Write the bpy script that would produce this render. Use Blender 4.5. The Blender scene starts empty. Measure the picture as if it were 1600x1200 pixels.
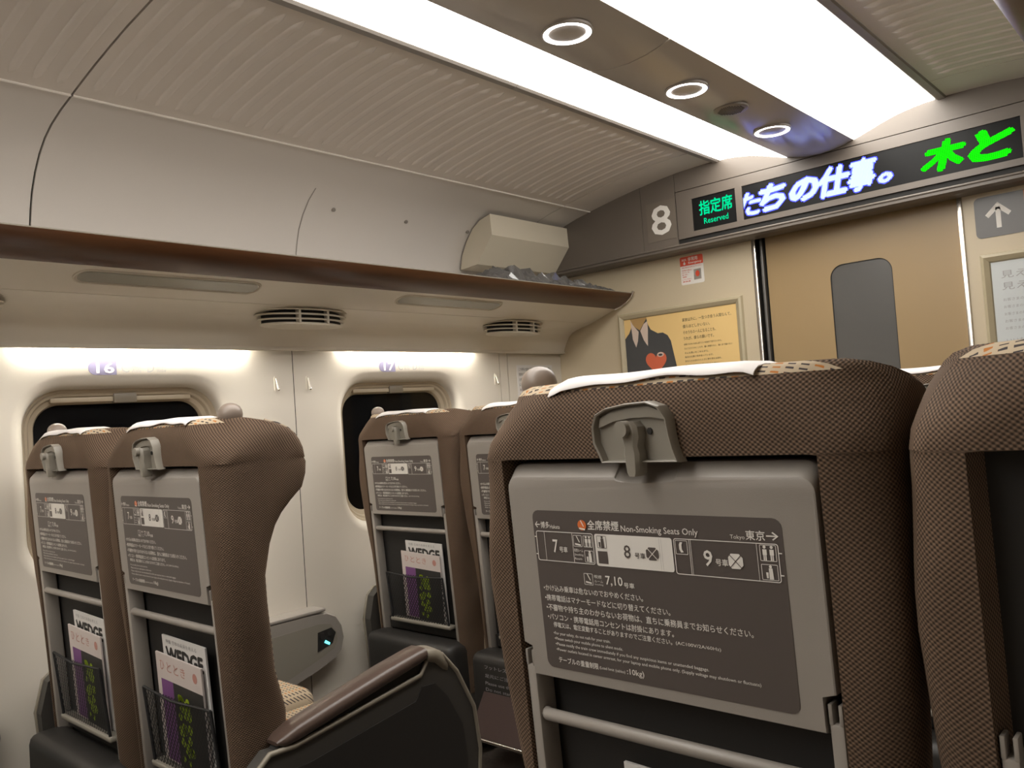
import bpy, bmesh, math, random
from mathutils import Vector, Matrix
random.seed(7)
scene = bpy.context.scene
COL = scene.collection

# ------------------------------------------------------------------ camera
cam_d = bpy.data.cameras.new('camera')
cam_d.sensor_fit = 'HORIZONTAL'; cam_d.sensor_width = 36.0
cam_d.lens = 1294.0 * 36.0 / 1600.0
cam_d.clip_start = 0.02
cam = bpy.data.objects.new('camera', cam_d); COL.objects.link(cam)
RIGHT = Vector((0.74038976, 0.66860922, -0.06917167))
DOWN = Vector((-0.07551734, -0.01951614, -0.99695349))
FWD = Vector((-0.66792225, 0.74335781, 0.03604204))
m = Matrix((RIGHT, -DOWN, -FWD)).transposed().to_4x4()
m.translation = Vector((1.24, 0.0, 1.2))
cam.matrix_world = m
scene.camera = cam

# ------------------------------------------------------------------ world (night outside), exposure
world = bpy.data.worlds.new('night'); scene.world = world
world.use_nodes = True
world.node_tree.nodes['Background'].inputs[0].default_value = (0.004, 0.005, 0.008, 1)
world.node_tree.nodes['Background'].inputs[1].default_value = 0.3
scene.view_settings.view_transform = 'Standard'
scene.view_settings.look = 'None'
scene.view_settings.gamma = 1.0
scene.view_settings.use_curve_mapping = False
scene.view_settings.exposure = 0.0
STRIP_POWER = 9.2        # the two luminous ceiling strips
WASH_POWER = 145.0         # the window wash lamps under the rack
RING_POWER = 12.0

# ------------------------------------------------------------------ materials
def nt(name):
    m = bpy.data.materials.new(name); m.use_nodes = True
    return m, m.node_tree, m.node_tree.nodes['Principled BSDF']

def plain(name, col, rough=0.5, metal=0.0, spec=0.5, noise=0.0, nscale=8.0, bump=0.0, bscale=300.0, coat=0.0):
    m, t, b = nt(name)
    b.inputs['Base Color'].default_value = (*col, 1)
    b.inputs['Roughness'].default_value = rough
    b.inputs['Metallic'].default_value = metal
    b.inputs['Specular IOR Level'].default_value = spec
    b.inputs['Coat Weight'].default_value = coat
    tc = t.nodes.new('ShaderNodeTexCoord')
    if noise > 0:
        n = t.nodes.new('ShaderNodeTexNoise'); n.inputs['Scale'].default_value = nscale
        n.inputs['Detail'].default_value = 4
        t.links.new(tc.outputs['Object'], n.inputs['Vector'])
        mx = t.nodes.new('ShaderNodeMix'); mx.data_type = 'RGBA'
        mx.inputs[6].default_value = (*[c * (1 - noise) for c in col], 1)
        mx.inputs[7].default_value = (*[min(1, c * (1 + noise)) for c in col], 1)
        t.links.new(n.outputs['Fac'], mx.inputs[0])
        t.links.new(mx.outputs[2], b.inputs['Base Color'])
    if bump > 0:
        n2 = t.nodes.new('ShaderNodeTexNoise'); n2.inputs['Scale'].default_value = bscale
        t.links.new(tc.outputs['Object'], n2.inputs['Vector'])
        bp = t.nodes.new('ShaderNodeBump'); bp.inputs['Strength'].default_value = bump
        bp.inputs['Distance'].default_value = 0.001
        t.links.new(n2.outputs['Fac'], bp.inputs['Height'])
        t.links.new(bp.outputs['Normal'], b.inputs['Normal'])
    return m

def glow(name, col, strength):
    m = bpy.data.materials.new(name); m.use_nodes = True
    t = m.node_tree; t.nodes.clear()
    e = t.nodes.new('ShaderNodeEmission'); o = t.nodes.new('ShaderNodeOutputMaterial')
    e.inputs[0].default_value = (*col, 1); e.inputs[1].default_value = strength
    t.links.new(e.outputs[0], o.inputs[0])
    return m

def mathn(t, op, a, b=None):
    n = t.nodes.new('ShaderNodeMath'); n.operation = op
    for i, v in enumerate((a, b)):
        if v is None: continue
        if isinstance(v, (int, float)): n.inputs[i].default_value = v
        else: t.links.new(v, n.inputs[i])
    return n.outputs[0]

def weave(name, dark, light, k):
    """diagonal woven upholstery, from object coordinates"""
    m, t, b = nt(name)
    tc = t.nodes.new('ShaderNodeTexCoord'); s = t.nodes.new('ShaderNodeSeparateXYZ')
    t.links.new(tc.outputs['Object'], s.inputs[0])
    at = t.nodes.new('ShaderNodeAttribute'); at.attribute_name = 'arc'     # girth around the seat back
    h = at.outputs['Fac']
    u = mathn(t, 'SINE', mathn(t, 'MULTIPLY', mathn(t, 'ADD', mathn(t, 'MULTIPLY', h, 0.75), s.outputs[2]), k))
    v = mathn(t, 'SINE', mathn(t, 'MULTIPLY', mathn(t, 'SUBTRACT', mathn(t, 'MULTIPLY', h, 0.9), s.outputs[2]), k * 0.8))
    f = mathn(t, 'ADD', mathn(t, 'MULTIPLY', u, 0.32), mathn(t, 'ADD', mathn(t, 'MULTIPLY', v, 0.26), 0.43))
    f.node.use_clamp = True
    n = t.nodes.new('ShaderNodeTexNoise'); n.inputs['Scale'].default_value = 9.0
    t.links.new(tc.outputs['Object'], n.inputs['Vector'])
    f2 = mathn(t, 'MULTIPLY', f, mathn(t, 'ADD', mathn(t, 'MULTIPLY', n.outputs['Fac'], 0.7), 0.65))
    f2.node.use_clamp = True
    mx = t.nodes.new('ShaderNodeMix'); mx.data_type = 'RGBA'
    mx.inputs[6].default_value = (*dark, 1); mx.inputs[7].default_value = (*light, 1)
    t.links.new(f2, mx.inputs[0]); t.links.new(mx.outputs[2], b.inputs['Base Color'])
    bp = t.nodes.new('ShaderNodeBump'); bp.inputs['Strength'].default_value = 0.5
    bp.inputs['Distance'].default_value = 0.0015
    t.links.new(f, bp.inputs['Height']); t.links.new(bp.outputs['Normal'], b.inputs['Normal'])
    b.inputs['Roughness'].default_value = 0.85
    b.inputs['Specular IOR Level'].default_value = 0.15
    b.inputs['Sheen Weight'].default_value = 0.10
    b.inputs['Sheen Tint'].default_value = (0.6, 0.45, 0.32, 1)
    return m

def dashes(name):
    """cream upholstery with rows of small dark and orange dashes"""
    m, t, b = nt(name)
    tc = t.nodes.new('ShaderNodeTexCoord'); s = t.nodes.new('ShaderNodeSeparateXYZ')
    t.links.new(tc.outputs['Object'], s.inputs[0])
    w = mathn(t, 'ADD', s.outputs[1], s.outputs[2])
    fx = mathn(t, 'FRACT', mathn(t, 'ADD', mathn(t, 'MULTIPLY', s.outputs[0], 75.0), 100))
    fw = mathn(t, 'FRACT', mathn(t, 'ADD', mathn(t, 'MULTIPLY', w, 85.0), 100))
    dash = mathn(t, 'MULTIPLY', mathn(t, 'LESS_THAN', fx, 0.62), mathn(t, 'LESS_THAN', fw, 0.36))
    alt = mathn(t, 'LESS_THAN', mathn(t, 'FRACT', mathn(t, 'ADD', mathn(t, 'MULTIPLY', s.outputs[0], 25.0), 100)), 0.34)
    c1 = t.nodes.new('ShaderNodeMix'); c1.data_type = 'RGBA'
    c1.inputs[6].default_value = (0.06, 0.05, 0.05, 1); c1.inputs[7].default_value = (0.42, 0.16, 0.04, 1)
    t.links.new(alt, c1.inputs[0])
    c2 = t.nodes.new('ShaderNodeMix'); c2.data_type = 'RGBA'
    c2.inputs[6].default_value = (0.46, 0.37, 0.26, 1)
    t.links.new(c1.outputs[2], c2.inputs[7]); t.links.new(dash, c2.inputs[0])
    t.links.new(c2.outputs[2], b.inputs['Base Color'])
    b.inputs['Roughness'].default_value = 0.85; b.inputs['Specular IOR Level'].default_value = 0.15
    return m

def piping_mat():
    m, t, b = nt('stitched_piping')
    tc = t.nodes.new('ShaderNodeTexCoord'); s = t.nodes.new('ShaderNodeSeparateXYZ')
    t.links.new(tc.outputs['Object'], s.inputs[0])
    f = mathn(t, 'LESS_THAN', mathn(t, 'FRACT', mathn(t, 'MULTIPLY', mathn(t, 'ADD', s.outputs[2], 5), 75.0)), 0.45)
    mx = t.nodes.new('ShaderNodeMix'); mx.data_type = 'RGBA'
    mx.inputs[6].default_value = (0.35, 0.28, 0.2, 1); mx.inputs[7].default_value = (0.04, 0.03, 0.025, 1)
    t.links.new(f, mx.inputs[0]); t.links.new(mx.outputs[2], b.inputs['Base Color'])
    b.inputs['Roughness'].default_value = 0.8
    return m

def wood():
    m, t, b = nt('brown_wood_fascia')
    tc = t.nodes.new('ShaderNodeTexCoord'); mp = t.nodes.new('ShaderNodeMapping')
    mp.inputs['Scale'].default_value = (6, 0.6, 6)
    t.links.new(tc.outputs['Object'], mp.inputs[0])
    n = t.nodes.new('ShaderNodeTexNoise'); n.inputs['Scale'].default_value = 6; n.inputs['Detail'].default_value = 6
    t.links.new(mp.outputs[0], n.inputs['Vector'])
    mx = t.nodes.new('ShaderNodeMix'); mx.data_type = 'RGBA'
    mx.inputs[6].default_value = (0.045, 0.017, 0.006, 1); mx.inputs[7].default_value = (0.105, 0.042, 0.015, 1)
    t.links.new(n.outputs['Fac'], mx.inputs[0]); t.links.new(mx.outputs[2], b.inputs['Base Color'])
    b.inputs['Roughness'].default_value = 0.33
    return m

def leddots(name, col, strength, pitch):
    """lettering of a dot matrix: lit dots with darker gaps"""
    m = bpy.data.materials.new(name); m.use_nodes = True
    t = m.node_tree; t.nodes.clear()
    e = t.nodes.new('ShaderNodeEmission'); o = t.nodes.new('ShaderNodeOutputMaterial')
    tc = t.nodes.new('ShaderNodeTexCoord'); s = t.nodes.new('ShaderNodeSeparateXYZ')
    t.links.new(tc.outputs['Object'], s.inputs[0])
    a = mathn(t, 'FRACT', mathn(t, 'MULTIPLY', mathn(t, 'ADD', s.outputs[0], 5), 1 / pitch))
    c = mathn(t, 'FRACT', mathn(t, 'MULTIPLY', mathn(t, 'ADD', s.outputs[2], 5), 1 / pitch))
    d = mathn(t, 'MULTIPLY', mathn(t, 'GREATER_THAN', a, 0.3), mathn(t, 'GREATER_THAN', c, 0.3))
    st = mathn(t, 'ADD', mathn(t, 'MULTIPLY', d, strength * 0.75), strength * 0.35)
    e.inputs[0].default_value = (*col, 1)
    t.links.new(st, e.inputs[1]); t.links.new(e.outputs[0], o.inputs[0])
    return m

M = {}
M['wall'] = plain('cream_wall_panel', (0.66, 0.61, 0.53), 0.45, noise=0.03, nscale=3)
M['cove'] = plain('pale_cove_panel', (0.60, 0.56, 0.515), 0.42, noise=0.03, nscale=2.5)
M['rib'] = plain('ceiling_panel_plastic', (0.64, 0.585, 0.525), 0.45)
M['soffit'] = plain('rack_underside', (0.74, 0.69, 0.60), 0.33, noise=0.04, nscale=3)
M['centre'] = plain('centre_ceiling_panel', (0.48, 0.445, 0.41), 0.22, spec=0.6)
M['trim'] = plain('grey_light_trim', (0.24, 0.215, 0.19), 0.4)
M['dark'] = plain('dark_gap', (0.012, 0.011, 0.010), 0.7)
M['header'] = plain('taupe_header', (0.135, 0.113, 0.093), 0.4, noise=0.05, nscale=5)
M['endwall'] = plain('beige_end_wall', (0.52, 0.44, 0.31), 0.42, noise=0.04, nscale=4)
M['door'] = plain('tan_door', (0.325, 0.225, 0.112), 0.35, noise=0.05, nscale=3)
M['chrome'] = plain('brushed_metal', (0.72, 0.68, 0.62), 0.25, metal=1.0)
M['steel'] = plain('satin_metal', (0.45, 0.42, 0.38), 0.35, metal=0.7)
M['jamb'] = plain('dark_jamb', (0.10, 0.095, 0.09), 0.4, metal=0.5)
M['doorglass'] = plain('smoked_door_glass', (0.085, 0.083, 0.078), 0.22, spec=0.9, coat=0.5)
M['floor'] = plain('brown_carpet', (0.07, 0.055, 0.045), 0.95, noise=0.4, nscale=60, bump=0.5, bscale=400)
M['fabric'] = weave('brown_woven_fabric', (0.032, 0.022, 0.016), (0.190, 0.125, 0.083), 1350.0)
M['front'] = dashes('cream_dashed_fabric')
M['piping'] = piping_mat()
M['plastic'] = plain('taupe_plastic', (0.285, 0.258, 0.230), 0.38, noise=0.04, nscale=12, bump=0.15, bscale=900)
M['plastic2'] = plain('latch_plastic', (0.25, 0.228, 0.190), 0.4)
M['knob'] = plain('grip_plastic', (0.25, 0.20, 0.165), 0.36)
M['lining'] = plain('charcoal_lining', (0.020, 0.018, 0.016), 0.8)
M['lower'] = plain('dark_grey_plastic', (0.022, 0.020, 0.018), 0.5)
M['side'] = plain('side_panel_grey', (0.045, 0.041, 0.036), 0.55)
M['rim'] = plain('taupe_rim', (0.20, 0.175, 0.135), 0.45)
M['leather'] = plain('brown_leather', (0.070, 0.046, 0.036), 0.32, bump=0.25, bscale=220)
M['cloth'] = plain('white_headrest_cloth', (0.82, 0.78, 0.76), 0.8)
M['plate'] = plain('brown_label_film', (0.088, 0.073, 0.066), 0.42)
M['white'] = plain('white_print', (0.72, 0.69, 0.64), 0.6)
M['ink'] = plain('dark_print', (0.03, 0.028, 0.026), 0.6)
M['greyink'] = plain('grey_print', (0.35, 0.34, 0.34), 0.6)
M['red'] = plain('red_print', (0.62, 0.07, 0.03), 0.5)
M['purple'] = plain('purple_grey_print', (0.17, 0.155, 0.24), 0.5)
M['paper'] = plain('white_paper', (0.70, 0.68, 0.66), 0.6)
M['pink'] = plain('pale_pink_paper', (0.62, 0.55, 0.52), 0.6)
M['lilac'] = plain('purple_cover_print', (0.20, 0.075, 0.23), 0.5)
M['lime'] = plain('lime_cover_print', (0.30, 0.42, 0.015), 0.5)
M['net'] = plain('black_net', (0.012, 0.012, 0.013), 0.6)
M['yellow'] = plain('amber_poster_print', (0.76, 0.53, 0.22), 0.5)
M['suit'] = plain('charcoal_print', (0.05, 0.052, 0.055), 0.5)
M['skin'] = plain('tan_print', (0.42, 0.26, 0.10), 0.5)
M['collar'] = plain('pale_collar_print', (0.62, 0.50, 0.42), 0.5)
M['heart'] = plain('coral_print', (0.62, 0.13, 0.06), 0.5)
M['coral'] = plain('faded_coral_print', (0.50, 0.24, 0.20), 0.5)
M['frame'] = plain('beige_poster_frame', (0.42, 0.36, 0.24), 0.4)
M['bluepaper'] = plain('pale_blue_paper', (0.55, 0.58, 0.58), 0.5)
M['signgrey'] = plain('grey_sign_film', (0.12, 0.115, 0.11), 0.35)
M['orange'] = plain('orange_sign_film', (0.65, 0.16, 0.04), 0.4)
M['creambox'] = plain('cream_box_plastic', (0.62, 0.56, 0.44), 0.5, noise=0.03, nscale=8)
M['vent'] = plain('vent_plastic', (0.64, 0.59, 0.50), 0.45)
M['lens'] = plain('grey_translucent_lens', (0.38, 0.37, 0.32), 0.25)
M['winframe'] = plain('beige_window_frame', (0.42, 0.35, 0.255), 0.4)
M['wintab'] = plain('shade_tab', (0.20, 0.17, 0.13), 0.45)
M['display'] = plain('black_display', (0.010, 0.010, 0.010), 0.35, spec=0.12)
M['numplate'] = plain('number_plate_film', (0.15, 0.125, 0.10), 0.4)
M['pad'] = plain('footrest_carpet', (0.05, 0.03, 0.025), 0.95, bump=0.5, bscale=500)
M['strip'] = glow('ceiling_diffuser', (1.0, 0.955, 0.89), STRIP_POWER)
M['wash'] = glow('wash_lamp', (1.0, 0.95, 0.85), WASH_POWER)
M['ring'] = glow('ring_lamp', (1.0, 0.94, 0.93), RING_POWER)
M['ledblue'] = leddots('led_blue_white', (0.48, 0.60, 1.0), 2.6, 0.006)
M['ledhalo'] = leddots('led_blue_halo', (0.05, 0.06, 1.0), 6.0, 0.006)
M['ledgreen'] = leddots('led_green', (0.01, 1.0, 0.005), 1.5, 0.006)
M['ledteal'] = glow('led_teal', (0.0, 0.85, 0.35), 1.0)
M['cyan'] = glow('socket_led', (0.15, 0.85, 0.9), 2.5)

def glassm():
    m, t, b = nt('window_glass')
    b.inputs['Base Color'].default_value = (0.05, 0.05, 0.055, 1)
    b.inputs['Roughness'].default_value = 0.03
    b.inputs['Transmission Weight'].default_value = 0.9
    b.inputs['IOR'].default_value = 1.22
    return m
M['glass'] = glassm()
M['wood'] = wood()
def plasticbag():
    m, t, b = nt('crumpled_clear_film')
    b.inputs['Base Color'].default_value = (0.10, 0.095, 0.09, 1)
    b.inputs['Roughness'].default_value = 0.10
    b.inputs['Specular IOR Level'].default_value = 1.0
    b.inputs['Alpha'].default_value = 0.8
    return m
M['film'] = plasticbag()

# ------------------------------------------------------------------ helpers
def link(o, parent=None):
    COL.objects.link(o)
    if parent is not None: o.parent = parent
    return o

def tag(o, label=None, cat=None, group=None, kind=None):
    if label: o['label'] = label
    if cat: o['category'] = cat
    if group: o['group'] = group
    if kind: o['kind'] = kind
    return o

def empty(name, loc=(0, 0, 0), rz=0.0):
    o = bpy.data.objects.new(name, None); COL.objects.link(o)
    o.location = loc; o.rotation_euler = (0, 0, rz); o.empty_display_size = 0.1
    return o

def mesh(name, verts, faces, mat, smooth=None, fix=True):
    me = bpy.data.meshes.new(name)
    me.from_pydata([tuple(v) for v in verts], [], faces)
    bm = bmesh.new(); bm.from_mesh(me)
    bmesh.ops.remove_doubles(bm, verts=bm.verts, dist=1e-6)
    if fix: bmesh.ops.recalc_face_normals(bm, faces=bm.faces)
    if smooth is not None:
        for f in bm.faces: f.smooth = True
        for e in bm.edges:
            if len(e.link_faces) == 2 and e.calc_face_angle(0) > math.radians(smooth): e.smooth = False
    bm.to_mesh(me); bm.free()
    me.materials.append(mat)
    return me

def obj(name, me, parent=None, loc=(0, 0, 0), rot=(0, 0, 0)):
    o = bpy.data.objects.new(name, me); link(o, parent)
    o.location = loc; o.rotation_euler = rot
    return o

def part(name, vf, mat, parent=None, smooth=None, loc=(0, 0, 0), rot=(0, 0, 0), fix=True):
    return obj(name, mesh(name, vf[0], vf[1], mat, smooth, fix), parent, loc, rot)

def merge(*vfs):
    V, F = [], []
    for v, f in vfs:
        n = len(V); V += [tuple(p) for p in v]; F += [tuple(i + n for i in q) for q in f]
    return V, F

def box(x0, x1, y0, y1, z0, z1):
    v = [(x, y, z) for x in (x0, x1) for y in (y0, y1) for z in (z0, z1)]
    f = [(0, 1, 3, 2), (4, 6, 7, 5), (0, 4, 5, 1), (2, 3, 7, 6), (0, 2, 6, 4), (1, 5, 7, 3)]
    return v, f

def bevbox(x0, x1, y0, y1, z0, z1, r=0.01, seg=2):
    bm = bmesh.new()
    v, f = box(x0, x1, y0, y1, z0, z1)
    bv = [bm.verts.new(p) for p in v]
    for q in f: bm.faces.new([bv[i] for i in q])
    bmesh.ops.recalc_face_normals(bm, faces=bm.faces)
    bmesh.ops.bevel(bm, geom=list(bm.edges), offset=r, segments=seg, profile=0.5, affect='EDGES')
    bm.verts.ensure_lookup_table()
    V = [tuple(p.co) for p in bm.verts]; bm.verts.index_update()
    F = [tuple(p.index for p in q.verts) for q in bm.faces]
    bm.free()
    return V, F

AX = {'x': lambda a, b, h: (h, a, b), 'y': lambda a, b, h: (a, h, b), 'z': lambda a, b, h: (a, b, h)}
def prism(poly, axis, h0, h1):
    """2-D polygon extruded along an axis; x: (y,z)  y: (x,z)  z: (x,y)"""
    g = AX[axis]; n = len(poly)
    V = [g(a, b, h0) for a, b in poly] + [g(a, b, h1) for a, b in poly]
    F = [tuple(range(n)), tuple(range(2 * n - 1, n - 1, -1))]
    F += [(i, (i + 1) % n, n + (i + 1) % n, n + i) for i in range(n)]
    return V, F

def flat(poly, axis, h):
    g = AX[axis]
    return [g(a, b, h) for a, b in poly], [tuple(range(len(poly)))]

def rrect(a0, a1, b0, b1, r, n=6):
    P = []
    for ca, cb, s in ((a1 - r, b1 - r, 0), (a0 + r, b1 - r, 90), (a0 + r, b0 + r, 180), (a1 - r, b0 + r, 270)):
        for i in range(n + 1):
            t = math.radians(s + 90 * i / n)
            P.append((ca + r * math.cos(t), cb + r * math.sin(t)))
    return P

def ellipse(ca, cb, ra, rb, n=32):
    return [(ca + ra * math.cos(2 * math.pi * i / n), cb + rb * math.sin(2 * math.pi * i / n)) for i in range(n)]

def loft(loops, closed=True, caps=True):
    n = len(loops[0]); V = [p for l in loops for p in l]; F = []
    for k in range(len(loops) - 1):
        for i in range(n if closed else n - 1):
            j = (i + 1) % n
            F.append((k * n + i, k * n + j, (k + 1) * n + j, (k + 1) * n + i))
    if caps:
        F.append(tuple(range(n))); F.append(tuple((len(loops) - 1) * n + i for i in range(n - 1, -1, -1)))
    return V, F

def tube(path, r, n=8, cyclic=False, taper=None):
    P = [Vector(p) for p in path]; loops = []
    ref = None
    for i, p in enumerate(P):
        a = P[i - 1] if (i > 0 or cyclic) else P[0]
        b = P[(i + 1) % len(P)] if (i < len(P) - 1 or cyclic) else P[-1]
        d = (b - a).normalized()
        if ref is None: ref = d.orthogonal().normalized()
        ref = (ref - d * ref.dot(d)).normalized(); q = d.cross(ref)
        rr = r if taper is None else r * taper[i]
        loops.append([tuple(p + rr * (math.cos(2 * math.pi * k / n) * ref + math.sin(2 * math.pi * k / n) * q)) for k in range(n)])
    if cyclic: loops.append(loops[0])
    return loft(loops, True, not cyclic)

def lathe(profile, n=20):
    """profile of (r, z) about the z axis"""
    loops = [[(r * math.cos(2 * math.pi * k / n), r * math.sin(2 * math.pi * k / n), z) for k in range(n)] for r, z in profile]
    return loft(loops)

def shift(vf, dx=0, dy=0, dz=0):
    return [(x + dx, y + dy, z + dz) for x, y, z in vf[0]], vf[1]

def mirx(vf):
    return [(-x, y, z) for x, y, z in vf[0]], [tuple(reversed(f)) for f in vf[1]]

# flat lettering: a string fitted to a box, returned as verts/faces in the (a, b) plane
_cache = {}
def glyphs(s, bold=0.0, shear=0.0):
    key = (s, bold, shear)
    if key not in _cache:
        cu = bpy.data.curves.new('lettering', 'FONT'); cu.body = s; cu.size = 1.0
        cu.resolution_u = 2; cu.offset = bold; cu.shear = shear; cu.fill_mode = 'FRONT'
        o = bpy.data.objects.new('lettering', cu)
        COL.objects.link(o)
        dg = bpy.context.evaluated_depsgraph_get()
        me = bpy.data.meshes.new_from_object(o.evaluated_get(dg))
        V = [(v.co.x, v.co.y) for v in me.vertices]; F = [tuple(p.vertices) for p in me.polygons]
        bpy.data.objects.remove(o); bpy.data.curves.remove(cu); bpy.data.meshes.remove(me)
        _cache[key] = (V, F)
    return _cache[key]

def text2d(s, a0, a1, b0, b1, bold=0.0, shear=0.0):
    V, F = glyphs(s, 0.0, shear)
    if not V: return [], []
    if bold > 0:
        V0, F0 = V, F; V, F = [], []
        for k, (dx, dy) in enumerate(((bold, 0), (-bold, 0), (0, bold), (0, -bold), (bold * .7, bold * .7), (-bold * .7, -bold * .7))):
            n = len(V); V = V + [(x + dx, y + dy, k * 2e-5) for x, y in V0]; F = F + [tuple(i + n for i in f) for f in F0]
    xs = [v[0] for v in V]; ys = [v[1] for v in V]
    x0, x1, y0, y1 = min(xs), max(xs), min(ys), max(ys)
    sx = (a1 - a0) / max(1e-6, x1 - x0); sy = (b1 - b0) / max(1e-6, y1 - y0)
    return [(a0 + (p[0] - x0) * sx, b0 + (p[1] - y0) * sy) + tuple(p[2:]) for p in V], F

def onplane(vf2, axis, h):
    g = AX[axis]
    out = 1.0 if axis == 'x' else -1.0
    return [g(p[0], p[1], h + (out * p[2] if len(p) > 2 else 0.0)) for p in vf2[0]], vf2[1]

def rect2(a0, a1, b0, b1):
    return [(a0, b0), (a1, b0), (a1, b1), (a0, b1)], [(0, 1, 2, 3)]

def ring2(outer, inner):
    n = len(outer)
    return list(outer) + list(inner), [(i, (i + 1) % n, n + (i + 1) % n, n + i) for i in range(n)]

def poly2(p): return list(p), [tuple(range(len(p)))]

def merge2(*vfs):
    V, F = [], []
    for v, f in vfs:
        n = len(V); V += list(v); F += [tuple(i + n for i in q) for q in f]
    return V, F

# ================================================================== THE SETTING
XW, XR = -1.484, 1.60         # side walls at window height
Y0, YH, YE = -3.0, 3.326, 3.426
COVE = [(-1.535, 1.74), (-1.522, 1.885), (-1.508, 1.935), (-1.492, 1.978), (-1.458, 2.03), (-1.414, 2.076), (-1.365, 2.110), (-1.312, 2.134), (-1.235, 2.155), (-1.152, 2.171)]
RIBP = [(-1.150, 2.1725), (-1.066, 2.188), (-0.981, 2.203), (-0.88, 2.218), (-0.78, 2.231), (-0.654, 2.243), (-0.56, 2.247), (-0.474, 2.248)]
DIFF = [(-0.436, 2.246), (-0.40, 2.2445), (-0.36, 2.240), (-0.301, 2.230), (-0.24, 2.213), (-0.19, 2.196), (-0.137, 2.179)]
CENT = [(-0.135, 2.179), (-0.10, 2.170), (-0.055, 2.161), (0, 2.157), (0.055, 2.161), (0.10, 2.170), (0.135, 2.179)]

def sheet(profile, y0, y1, th=0.012, ny=1):
    """a bent panel: (x,z) profile seen face down, with thickness"""
    ext = []
    for i, (x, z) in enumerate(profile):
        a = profile[max(0, i - 1)]; b = profile[min(len(profile) - 1, i + 1)]
        d = Vector((b[0] - a[0], b[1] - a[1])).normalized(); nrm = Vector((-d.y, d.x))
        if nrm.y < 0 and abs(nrm.y) > 0.3: nrm = -nrm
        ext.append((x + nrm.x * th, z + nrm.y * th))
    poly = list(profile) + ext[::-1]
    return prism(poly, 'y', y0, y1)

floor = part('floor', box(-1.5, 1.62, Y0, 3.6, -0.03, 0.0), M['floor']); tag(floor, 'dark brown carpeted floor of the train carriage', kind='structure')
ceil_bm = prism([(-1.60, 2.30), (-1.60, 2.35), (1.60, 2.35), (1.60, 2.30)], 'y', Y0, 3.45)
ceiling = part('ceiling', ceil_bm, M['dark']); tag(ceiling, 'taupe panelled train ceiling with ribbed side panels', kind='structure')

# ribs shared by all ribbed panels
def rib_mesh():
    xs = [-1.112 + i * (0.60 / 22) for i in range(23)]
    def zat(x):
        for (xa, za), (xb, zb) in zip(RIBP, RIBP[1:]):
            if xa <= x <= xb: return za + (zb - za) * (x - xa) / (xb - xa)
        return RIBP[-1][1]
    loops = []
    for i, x in enumerate(xs):
        e = min(i, len(xs) - 1 - i); w = 0.0135 * (0.35 if e == 0 else 0.85 if e == 1 else 1.0)
        h = 0.0085 if e == 1 else (0.0008 if e == 0 else 0.0042)
        z = zat(x) + 0.001
        loops.append([(x, -w, z), (x, -w * 0.75, z - h * 0.8), (x, -w * 0.3, z - h), (x, w * 0.3, z - h), (x, w * 0.75, z - h * 0.8), (x, w, z)])
    return mesh('rib', *loft(loops, True, True), M['rib'], 50)
RIB = rib_mesh()
RIBM = RIB.copy()
for v in RIBM.vertices: v.co.x = -v.co.x
RIBM.flip_normals()

SEGS = [(Y0, 0.909), (0.915, 3.118), (3.123, YH)]
for sgn in (-1, 1):
    fl = (lambda vf: vf) if sgn < 0 else mirx
    for k, (a, b) in enumerate(SEGS):
        cp = part('cove_panel', fl(sheet(COVE, a, b)), M['cove'], ceiling, 40)
        rp = part('ribbed_panel' if k < 2 else 'plain_panel', fl(sheet(RIBP, a, b)), M['rib'], ceiling, 40)
        if k < 2:
            ys = [0.957 + 0.0585 * i for i in range(37)] if k == 1 else [0.863 - 0.0585 * i for i in range(12)]
            for y in ys: obj('rib', RIB if sgn < 0 else RIBM, rp, (0, y, 0))
        part('crease_trim', fl(tube([(-1.1515, a, 2.1705), (-1.1515, b, 2.1705)], 0.004, 6)), M['rib'], ceiling, 40)
    for a, b in ((Y0, 1.994), (1.998, YH)):
        part('light_trim', fl(sheet([(-0.474, 2.2475), (-0.470, 2.241), (-0.446, 2.240), (-0.438, 2.2455)], a, b, 0.01)), M['trim'], ceiling)
for a, b in ((Y0, -0.002), (0.002, 1.960), (1.964, YH)):
    part('centre_panel', sheet(CENT, a, b), M['centre'], ceiling, 40)

for sgn, lab in ((-1, 'long white luminous ceiling strip on the windowed side of the ring lamps'),
                 (1, 'long white luminous ceiling strip on the side of the arrow sign')):
    fl = (lambda vf: vf) if sgn < 0 else mirx
    o = part('ceiling_light', fl(sheet(DIFF, Y0, YH, 0.012)), M['strip'], None, 40)
    tag(o, lab, 'ceiling light')

# ring lamps and the ceiling speaker
def ring_lamp(y, lab):
    r = empty('ring_lamp', (0.006, y, 2.1575))
    tag(r, lab, 'lamp', 'ring lamps along the ceiling centre')
    bez = lathe([(0.065, 0.004), (0.067, -0.003), (0.062, -0.006), (0.060, -0.001)], 40)
    part('bezel', bez, M['centre'], r, 40)
    tor = [(0.0555 + 0.0060 * math.cos(t), -0.003 + 0.0045 * math.sin(t)) for t in [2 * math.pi * k / 8 for k in range(8)]]
    loops = [[(a * math.cos(u), a * math.sin(u), z) for a, z in tor] for u in [2 * math.pi * k / 48 for k in range(48)]]
    part('light_ring', loft(loops + [loops[0]], True, False), M['ring'], r, 60)
    part('centre_disc', lathe([(0.048, 0.002), (0.048, -0.004), (0.038, -0.006), (0.004, -0.0065)], 32), M['centre'], r, 40)
RL = [(1.675, 'glowing ring lamp in the ceiling, third from the door header'),
      (2.268, 'glowing ring lamp in the ceiling, between another ring lamp and the round speaker'),
      (2.872, 'glowing ring lamp in the blue-tinged ceiling by the door header'),
      (1.07, 'glowing ring lamp in the ceiling, fourth from the door header')]
for y, lab in RL: ring_lamp(y, lab)
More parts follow.
